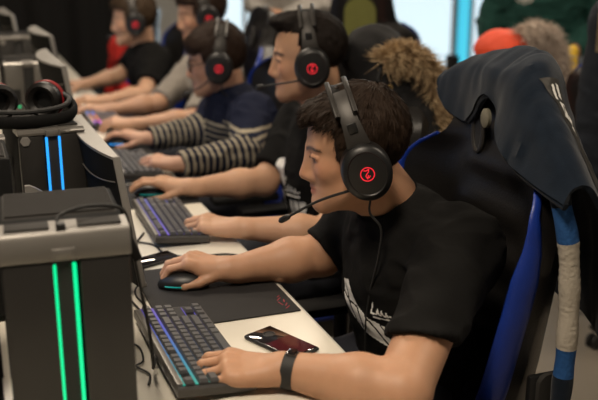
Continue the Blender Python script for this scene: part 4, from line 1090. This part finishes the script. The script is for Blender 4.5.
# wristband on the nearest player's left wrist
w0 = np.array(P1['sp']['wrL'])+.10*nrm(np.array(P1['sp']['elL'])-np.array(P1['sp']['wrL'])); d0 = nrm(np.array(P1['sp']['elL'])-np.array(P1['sp']['wrL']))
w0 = np.array(P1['sp']['wrL'])+.012*d0; n0 = nrm(V(0, 0, 1)-d0*d0[2]); s0 = np.cross(d0, n0)
wb = thing('wristband', 'black fitness band on the nearest player\'s left wrist', 'wristband', w0)
MB().loft([[tuple(d0*t+r*(n0*math.cos(a)+s0*math.sin(a)*1.0)) for a in np.linspace(0, 2*math.pi, 33)[:-1]] for t, r in ((-.0105, .0315), (-.011, .0345), (.011, .0350), (.0105, .0320))]+[[tuple(d0*-.0105+.0315*(n0*math.cos(a)+s0*math.sin(a))) for a in np.linspace(0, 2*math.pi, 33)[:-1]]], caps=False).build('strap', M['rubber'], wb)
MB().box(tuple(n0*.0345), (.022, .018, .008), .003, Matrix([[float(s0[i]), float(d0[i]), float(n0[i])] for i in range(3)])).build('tracker', M['phone_glass'], wb)

# ------------------------------------------------------------------ chairs
gaming_chair('black and blue gaming chair of the nearest player, draped with a navy hoodie', (.802, 1.675, 0), math.pi, .970, lean=-.060)
gaming_chair('gaming chair of the second player, hung with a black fur-hooded jacket', (.955, 2.55, 0), math.pi, .95, lean=-.060)
gaming_chair('gaming chair of the player in the striped sweater', (.905, 3.36, 0), math.pi, .95)
gaming_chair('gaming chair of the grey-shirted player, tall blue-edged headrest beside the bright window', (1.00, 4.14, 0), math.pi, .945)
gaming_chair('gaming chair behind the farthest player in the black T-shirt', (.86, 4.86, 0), math.pi, .97)
gaming_chair('empty gaming chair under a red jacket beyond the farthest player', (.75, 5.68, 0), math.pi, .90)
OL = dict(z=(.86, 1.24), w=.085, mat=M['olive_print'], ink=M['dark_print'], zc=.965); TN = dict(z=(1.09, 1.265), w=.10, mat=M['tan_print'], ink=M['pale_print'], zc=1.185)
gaming_chair('gaming chair with an olive printed back and dark round emblem, turned away', (2.06, 4.42, 0), math.radians(58), 1.02, OL)
gaming_chair('gaming chair at the right edge, under the navy jacket with the tan crest', (2.47, 2.68, 0), math.radians(35), 1.0)
gaming_chair('gaming chair under the red and yellow jacket with grey fur', (2.61, 3.38, 0), math.radians(12), .90)

# ------------------------------------------------------------------ clothes on the chairs
def fur(name, pts, r0, length, n, m, parent, base, seed=3, droop=.3, width=.0013):
    rnd = random.Random(seed); pts = catmull(pts, 10); verts = []; faces = []
    for i in range(n):
        t = rnd.random()*(len(pts)-1.001); k = int(t); p = pts[k]*(1-(t-k))+pts[k+1]*(t-k); tg = nrm(pts[k+1]-pts[k])
        d = V(rnd.gauss(0, 1), rnd.gauss(0, 1), rnd.gauss(0, 1)); d = nrm(d-tg*(d@tg)+tg*rnd.gauss(0, .25))
        L = length*rnd.uniform(.6, 1.25); s = p+d*r0*rnd.uniform(.5, .95); side = nrm(np.cross(d, V(rnd.gauss(0, 1), rnd.gauss(0, 1), rnd.gauss(0, 1))))*width
        bend = V(rnd.gauss(0, .25), rnd.gauss(0, .25), -droop)*L; a = s+d*L*.5+bend*.25; e = s+d*L+bend
        b = len(verts); verts += [s-side, s+side, a+side*.8, a-side*.8, e+side*.2, e-side*.2]; faces += [(b, b+1, b+2, b+3), (b+3, b+2, b+4, b+5)]
    me = np_mesh(name, np.array(verts)-base, faces, True); return tag(link(name, me, m, parent), kind='stuff')
def fur_mat(name, a, b):
    m = mat(name, a, .8, spec=.2); nt = m.node_tree; bs = nt.nodes['Principled BSDF']; g = nt.nodes.new('ShaderNodeTexCoord'); n = nt.nodes.new('ShaderNodeTexNoise'); n.inputs['Scale'].default_value = 55; n.inputs['Detail'].default_value = 3
    nt.links.new(g.outputs['Object'], n.inputs['Vector']); r = nt.nodes.new('ShaderNodeValToRGB'); r.color_ramp.elements[0].position = .35; r.color_ramp.elements[1].position = .65
    r.color_ramp.elements[0].color = (*a, 1); r.color_ramp.elements[1].color = (*b, 1); nt.links.new(n.outputs['Fac'], r.inputs['Fac']); nt.links.new(r.outputs['Color'], bs.inputs['Base Color']); return m
M['fur_tan'] = fur_mat('tan brown fur', (.22, .14, .075), (.66, .50, .30)); M['fur_grey'] = fur_mat('grey fur', (.42, .35, .29), (.66, .56, .48))
# navy hoodie over the nearest chair: a draped sheet
F = [(1.084, 1.925, 1.175), (1.088, 1.865, 1.128), (1.090, 1.785, 1.120), (1.082, 1.725, 1.168), (1.075, 1.68, 1.192), (1.064, 1.625, 1.172), (1.040, 1.58, 1.118), (1.022, 1.49, 1.080), (1.030, 1.335, 1.040)]
Tm = [(1.095, 1.935, 1.195), (1.105, 1.875, 1.212), (1.105, 1.79, 1.235), (1.100, 1.73, 1.245), (1.090, 1.68, 1.250), (1.080, 1.62, 1.250), (1.068, 1.555, 1.232), (1.055, 1.475, 1.175), (1.052, 1.340, 1.068)]
Tb = [(1.135, 1.94, 1.185), (1.160, 1.88, 1.212), (1.190, 1.80, 1.245), (1.195, 1.73, 1.258), (1.190, 1.67, 1.264), (1.180, 1.61, 1.260), (1.130, 1.54, 1.230), (1.095, 1.455, 1.160), (1.085, 1.335, 1.055)]
Bk = [(1.20, 1.94, 1.00), (1.23, 1.88, .99), (1.26, 1.80, .97), (1.27, 1.73, .96), (1.27, 1.67, .96), (1.26, 1.60, .96), (1.240, 1.53, .96), (1.215, 1.44, .95), (1.155, 1.335, .93)]
Bt = [(1.24, 1.93, .78), (1.26, 1.87, .74), (1.28, 1.80, .72), (1.29, 1.73, .71), (1.295, 1.67, .70), (1.29, 1.60, .70), (1.265, 1.53, .70), (1.225, 1.44, .70), (1.165, 1.335, .715)]
hood = thing('hoodie', 'navy hoodie with striped sleeve draped over the nearest gaming chair', 'hoodie', (1.2, 1.65, 0)); HB = V(1.2, 1.65, 0)
rows = []
for a in zip(F, Tm, Tb, Bk, Bt): rows.append(catmull(list(a), 12))
rows = [list(x) for x in zip(*[catmull([rows[i][j] for i in range(len(rows))], 8) for j in range(len(rows[0]))])]
G = np.array(rows); flat = G.reshape(-1, 3)
sd = vnoise(flat*V(9, 16, 7), 4)*.010+(1-2*np.abs(vnoise(flat*V(14, 26, 10)+.3*vnoise(flat*12, 8)[:, None], 9)))*.006
cen = np.array([1.17, 1.66, 1.0]); out = flat-cen; out[:, 2] *= .6; out /= np.linalg.norm(out, axis=1)[:, None]
G = (flat+out*sd[:, None]).reshape(G.shape)
hs_ = MB().grid([[p-HB for p in row] for row in G], -.012).build('hoodie_body', M['navy_fleece'], hood)
hem = MB().tube([p-HB for p in G[:, 0]] if True else [], .008, 8); hem.build('hem_rib', M['navy_fleece'], hood)
dg = bmesh.new(); dg.from_mesh(hs_.data); hb = BVHTree.FromBMesh(dg)
slp = catmull([(1.050, 1.39, 1.085), (1.048, 1.372, 1.035), (1.064, 1.362, .96), (1.078, 1.362, .85), (1.082, 1.362, .74), (1.080, 1.362, .66), (1.076, 1.362, .56), (1.072, 1.362, .50)], 14)
M['stripe_blue'] = mat('mid blue knit', (.014, .085, .27), .85, noise=.15, nscale=90, bump=.3, bscale=120); M['stripe_white'] = mat('off white ribbed knit', (.50, .45, .37), .85, noise=.1, nscale=90, bump=.3, bscale=120)
def sl_piece(z1, z0, m, rib=0):
    p = [q for q in slp if z0-.004 <= q[2] <= z1+.004]; r = [.0205*(1+rib*math.sin(q[2]*330)+.05*math.sin(q[2]*60)) for q in p]
    return MB().tube([q-HB for q in p], r, 16, flat=(1.0, 1.0)).build('sleeve_band', m, hood)
sl_piece(1.09, 1.03, M['navy_fleece']); sl_piece(1.03, .962, M['stripe_blue']); sl_piece(.962, .735, M['stripe_white'], .035); sl_piece(.735, .672, M['stripe_blue']); sl_piece(.672, .50, M['navy_fleece'])
# print on the hoodie's shoulder: dark band with white slanted lettering
po = V(1.118, 1.478, 1.180)-HB; pn = nrm((.45, -.75, .45)); pv = nrm(V(-.02, .08, .10)-pn*(V(-.02, .08, .10)@pn)); pu = np.cross(pv, pn)
pb = decal('print_band', hb, po, pu, pv, [[(-.030, -.16), (.034, -.16), (.034, .085), (-.030, .085)]], step=.003, m=mat('dark brown print', (.022, .019, .014), .6), parent=hood, lift=.0020, far=.2)
decal('print_lettering', hb, po, pu, pv, [[(-.020, .035), (-.012, .070), (-.004, .070), (-.010, .035)], [(.0, .040), (.004, .072), (.016, .068), (.010, .036)], [(-.022, -.005), (-.008, .030), (.014, .026), (.006, .012), (.016, -.012), (.0, -.022)], [(-.008, -.03), (-.002, -.022), (.012, -.06), (.016, -.09), (.010, -.09)], [(.020, -.075), (.026, -.075), (.026, -.115), (.021, -.10)]],
      [([(-.012, .004), (.006, .02)], .0024), ([(-.006, -.012), (.010, .004)], .0022)], step=.0022, m=M['print_white'], parent=hood, lift=.0034, far=.2)
dg.free()
MB().loft([[(x, yy*k, zz*k) for yy, zz in [(.016*math.cos(a), .022*math.sin(a)) for a in np.linspace(0, 2*math.pi, 21)[:-1]]] for x, k in ((0, 1), (-.008, 1), (-.010, .85))]).build('inner_patch', mat('pale olive lining', (.17, .16, .12), .6, noise=.1), hood, xf=Matrix.Translation(V(1.083, 1.70, 1.140)-HB))
# black jacket with tan fur on the second chair
JB = V(1.28, 2.5, 0); jk = thing('jacket', 'black jacket with a tan fur-trimmed hood over the second chair', 'jacket', JB)
jg = grp([el((1.195, 2.535, 1.165), (.095, .13, .105)), el((1.25, 2.52, 1.08), (.09, .14, .14)), el((1.28, 2.53, .86), (.085, .22, .28)), rc((1.17, 2.43, 1.08), (1.25, 2.37, .86), .05, .06), rc((1.27, 2.43, 1.02), (1.33, 2.40, .80), .055, .07)], .05)
jh = grp([rc((1.10, 2.44, 1.02), (1.13, 2.47, 1.13), .055, .07)], .02)
def jf(P): return smax(jg[0](P), .62-P[:, 2], .01)
sdf_obj('jacket_shell', (jf, jg[1], jg[2]), .006, M['black_nylon'], jk, JB, disp=folds(.008, (11, 11, 16), 31))
fp = [(1.165, 2.405, 1.170), (1.20, 2.40, 1.193), (1.25, 2.395, 1.190), (1.298, 2.39, 1.150), (1.325, 2.39, 1.085), (1.330, 2.39, 1.01), (1.315, 2.39, .93)]
MB().tube([p-JB for p in catmull(fp, 6)], .028, 10).build('fur_backing', M['fur_tan'], jk)
fur('fur_trim', fp, .034, .034, 9000, M['fur_tan'], jk, JB, 5)
MB().tube([p-JB for p in catmull([(1.155, 2.40, 1.16), (1.145, 2.395, 1.12), (1.155, 2.385, 1.07), (1.14, 2.38, 1.03)], 6)], .006, 8).build('hood_cord', M['rubber'], jk)
MB().lathe([(0, .005), (.008, .004), (.010, 0), (0, -.002)], 16, frame(V(1.172, 2.372, 1.105)-JB, (1, 0, 0), (0, 0, 1), (0, -1, 0))).build('snap_button', mat('brass snap', (.25, .17, .05), .4, .8), jk)
# navy jacket with a crest patch on the chair at the right edge
NB = V(2.145, 2.42, 0); nj = thing('jacket', 'dark navy jacket with a tan crest patch, at the right edge', 'jacket', NB)
vd = nrm(V(.64, .77, 0)); ld = V(.77, -.64, 0)
ng = grp([rc(NB-ld*.10+V(0, 0, 1.27), NB+ld*.14+V(0, 0, 1.27), .085, .085), rc(NB-ld*.115+V(0, 0, 1.25), NB-ld*.13+V(0, 0, .72), .07, .075), rc(NB+ld*.13+V(0, 0, 1.25), NB+ld*.15+V(0, 0, .72), .085, .085), el(NB+V(0, 0, 1.0), (.20, .085, .36), np.stack([ld, vd, V(0, 0, 1)], 1))], .05)
_, nv, nq = sdf_obj('jacket_shell', ng, .007, mat('dark navy cloth', (.006, .010, .018), .9, noise=.2, nscale=60, bump=.2, bscale=60), nj, NB, disp=folds(.006, (12, 12, 18), 41))
nb_ = BVHTree.FromPolygons([tuple(map(float, p)) for p in nv], [tuple(map(int, q)) for q in nq])
po_ = NB+V(0, 0, 1.25)
pt_ = decal('crest_patch', nb_, po_, ld, V(0, 0, 1), [[(-.160, -.085), (.03, -.085), (.03, .10), (-.160, .10)]], step=.005, m=M['tan_print'], parent=nj, base=NB, lift=.009, far=.4)
ov = lambda a, b_: [(-.085+a*math.cos(t), .018+b_*math.sin(t)) for t in np.linspace(0, 2*math.pi, 28)]
decal('crest', nb_, po_, ld, V(0, 0, 1), [ov(.055, .072)], [(ov(.044, .060), .005), ([(-.105, .04), (-.065, .04)], .004), ([(-.115, .015), (-.055, .015)], .005), ([(-.105, -.012), (-.065, -.012)], .004)], step=.003, m=M['pale_print'], parent=pt_, base=NB, lift=.0115, far=.4)
# red jacket with grey fur on the chair behind
RB = V(2.1, 3.1, 0); rj = thing('jacket', 'orange red and yellow jacket with a grey fur hood on a chair behind', 'jacket', RB)
rg = grp([el((2.02, 3.08, 1.095), (.10, .14, .09)), el((2.10, 3.16, 1.04), (.12, .16, .13)), el((2.14, 3.20, .80), (.10, .25, .26))], .05)
sdf_obj('jacket_shell', rg, .007, M['orange_red'], rj, RB, disp=folds(.008, (11, 11, 16), 12))
yg = grp([el((2.26, 3.03, 1.03), (.055, .07, .085)), rc((2.25, 3.06, .98), (2.315, 3.04, 1.09), .05, .022)], .03); sdf_obj('yellow_panel', yg, .006, M['yellow_fabric'], rj, RB, disp=folds(.006, (14, 14, 20), 2))
wg = grp([el((2.255, 3.02, .93), (.06, .07, .12))], .03); sdf_obj('white_panel', wg, .006, M['white_fabric'], rj, RB, disp=folds(.006, (14, 14, 20), 5))
fp = [(2.045, 2.98, 1.145), (2.085, 2.97, 1.172), (2.135, 2.965, 1.145), (2.17, 2.96, 1.08), (2.18, 2.96, .99)]
MB().tube([p-RB for p in catmull(fp, 6)], .05, 12).build('fur_backing', M['fur_grey'], rj); fur('fur_trim', fp, .054, .030, 9000, M['fur_grey'], rj, RB, 9)
# red jacket on the empty far chair
QB = V(1.05, 5.68, 0); qj = thing('jacket', 'bright red jacket hanging on the empty chair beyond the farthest player', 'jacket', QB)
qg = grp([el((.98, 5.62, .87), (.12, .20, .12)), el((1.0, 5.66, .68), (.11, .24, .24)), rc((.96, 5.50, .82), (.91, 5.42, .60), .06, .05), rc((.96, 5.84, .82), (.91, 5.9, .60), .06, .05)], .05)
sdf_obj('jacket_shell', qg, .008, M['red_fabric'], qj, QB, disp=folds(.008, (11, 11, 16), 22))

post = thing('post', 'slim black post standing before the bright windows', 'post', (3.25, 5.60, 0))
MB().box((0, 0, .385), (.075, .075, .73), .008).build('post_body', M['case'], post); MB().lathe([(0, .03), (.13, .03), (.15, .0), (0, 0)], 28).build('post_base', M['case'], post)
# ------------------------------------------------------------------ people standing behind
def legs(x, y, f, l, an=.11):
    o = []
    f = nrm([f[0], f[1], 0]); l = nrm([l[0], l[1], 0])
    for s in (1, -1):
        b = V(x, y, 0)+l*.09*s; o.append((b+V(0, 0, .92), b+f*.02+V(0, 0, .50), b+V(0, 0, .09), b+f*.15+V(0, 0, .045)))
    return o
fg = nrm([-.60, -.80, 0]); lg_ = np.cross(V(0, 0, 1), fg); cg = V(2.72, 3.82, 0)
at = lambda f, l, z: tuple(cg+fg*f+lg_*l+V(0, 0, z))
P6 = person('standing person in a dark green sweatshirt with a small pale chest emblem', dict(
    head=(V(*at(.04, 0, 1.66)), tuple(fg[:2]), 8, 0, 1.05), neck=at(0, 0, 1.50), spine=[at(0, 0, .96), at(0, 0, 1.08), at(.01, 0, 1.24), at(.0, 0, 1.38)],
    shL=at(0, .19, 1.42), elL=at(-.03, .27, 1.13), wrL=at(.16, .16, 1.02), shR=at(0, -.19, 1.42), elR=at(-.02, -.25, 1.12), wrR=at(.02, -.25, .88),
    handL=((.3*fg[0]-.4*lg_[0], .3*fg[1]-.4*lg_[1], -.75), tuple(fg), FLEX_REST), handR=((0, 0, -1), tuple(-lg_), FLEX_REST), legs=legs(2.72, 3.82, fg, lg_),
    hair=(.03, .02, .012), hairmat=M['hair4'], waist=1.02, trouser=M['denim'],
    top=dict(name='sweatshirt', mat=M['green_cotton'], sleeve=1, arm_r=(.075, .068), cuff_r=.042, inf=.022, fold=.010, hem=.90, res=.007)), .006)
em = decal('chest_emblem', P6['bvh'], V(*at(0, 0, 1.265)), -lg_ if False else np.cross(V(0, 0, 1), fg), V(0, 0, 1), [[(-.09+.045*math.cos(a), -.005+.030*math.sin(a)) for a in np.linspace(0, 2*math.pi, 24)]], [([(-.09+.034*math.cos(a), -.005+.021*math.sin(a)) for a in np.linspace(0, 2*math.pi, 20)], .0035), ([(-.11, -.005), (-.07, -.005)], .003)], step=.004, m=M['pale_print'], parent=P6['root'], base=P6['base'])
fg2 = nrm([-.75, -.65, 0]); lg2 = np.cross(V(0, 0, 1), fg2); cg2 = V(1.98, 5.45, 0); at2 = lambda f, l, z: tuple(cg2+fg2*f+lg2*l+V(0, 0, z))
P7 = person('standing person in pale grey and beige clothes with hands clasped in front', dict(
    head=(V(*at2(.04, 0, 1.66)), tuple(fg2[:2]), 10, 0, 1.05), neck=at2(0, 0, 1.50), spine=[at2(0, 0, .96), at2(0, 0, 1.08), at2(.01, 0, 1.24), at2(.0, 0, 1.38)],
    shL=at2(0, .19, 1.42), elL=at2(.02, .25, 1.14), wrL=at2(.20, .07, 1.07), shR=at2(0, -.19, 1.42), elR=at2(.02, -.25, 1.14), wrR=at2(.20, -.07, 1.07),
    handL=(tuple(.25*fg2-.95*lg2-V(0, 0, .15)), tuple(fg2), FLEX_REST), handR=(tuple(.35*fg2+.9*lg2-V(0, 0, .2)), tuple(fg2), FLEX_REST), legs=legs(1.98, 5.45, fg2, lg2),
    hair=(.05, .03, .02), hairmat=M['hair5'], waist=1.02, trouser=M['beige_cotton'],
    top=dict(name='sweater', mat=M['grey_cotton'], sleeve=1, arm_r=(.072, .064), cuff_r=.042, inf=.018, fold=.008, hem=.92, res=.007)), .006)

# ------------------------------------------------------------------ camera
cam = bpy.data.cameras.new('camera'); co = bpy.data.objects.new('camera', cam); COL.objects.link(co); SC.camera = co
cam.sensor_width = 36; cam.lens = 900*36/598; cam.clip_start = .05
co.location = (0, 0, 1.516); co.rotation_euler = (math.radians(90-16), 0, math.radians(-20.5))
cam.dof.use_dof = True; cam.dof.focus_distance = 1.86; cam.dof.aperture_fstop = 2.8
vs = SC.view_settings; vs.view_transform = 'Standard'; vs.look = 'None'; vs.gamma = 1; vs.exposure = .12; vs.use_curve_mapping = False
SC.cycles.use_denoising = True; SC.cycles.max_bounces = 6
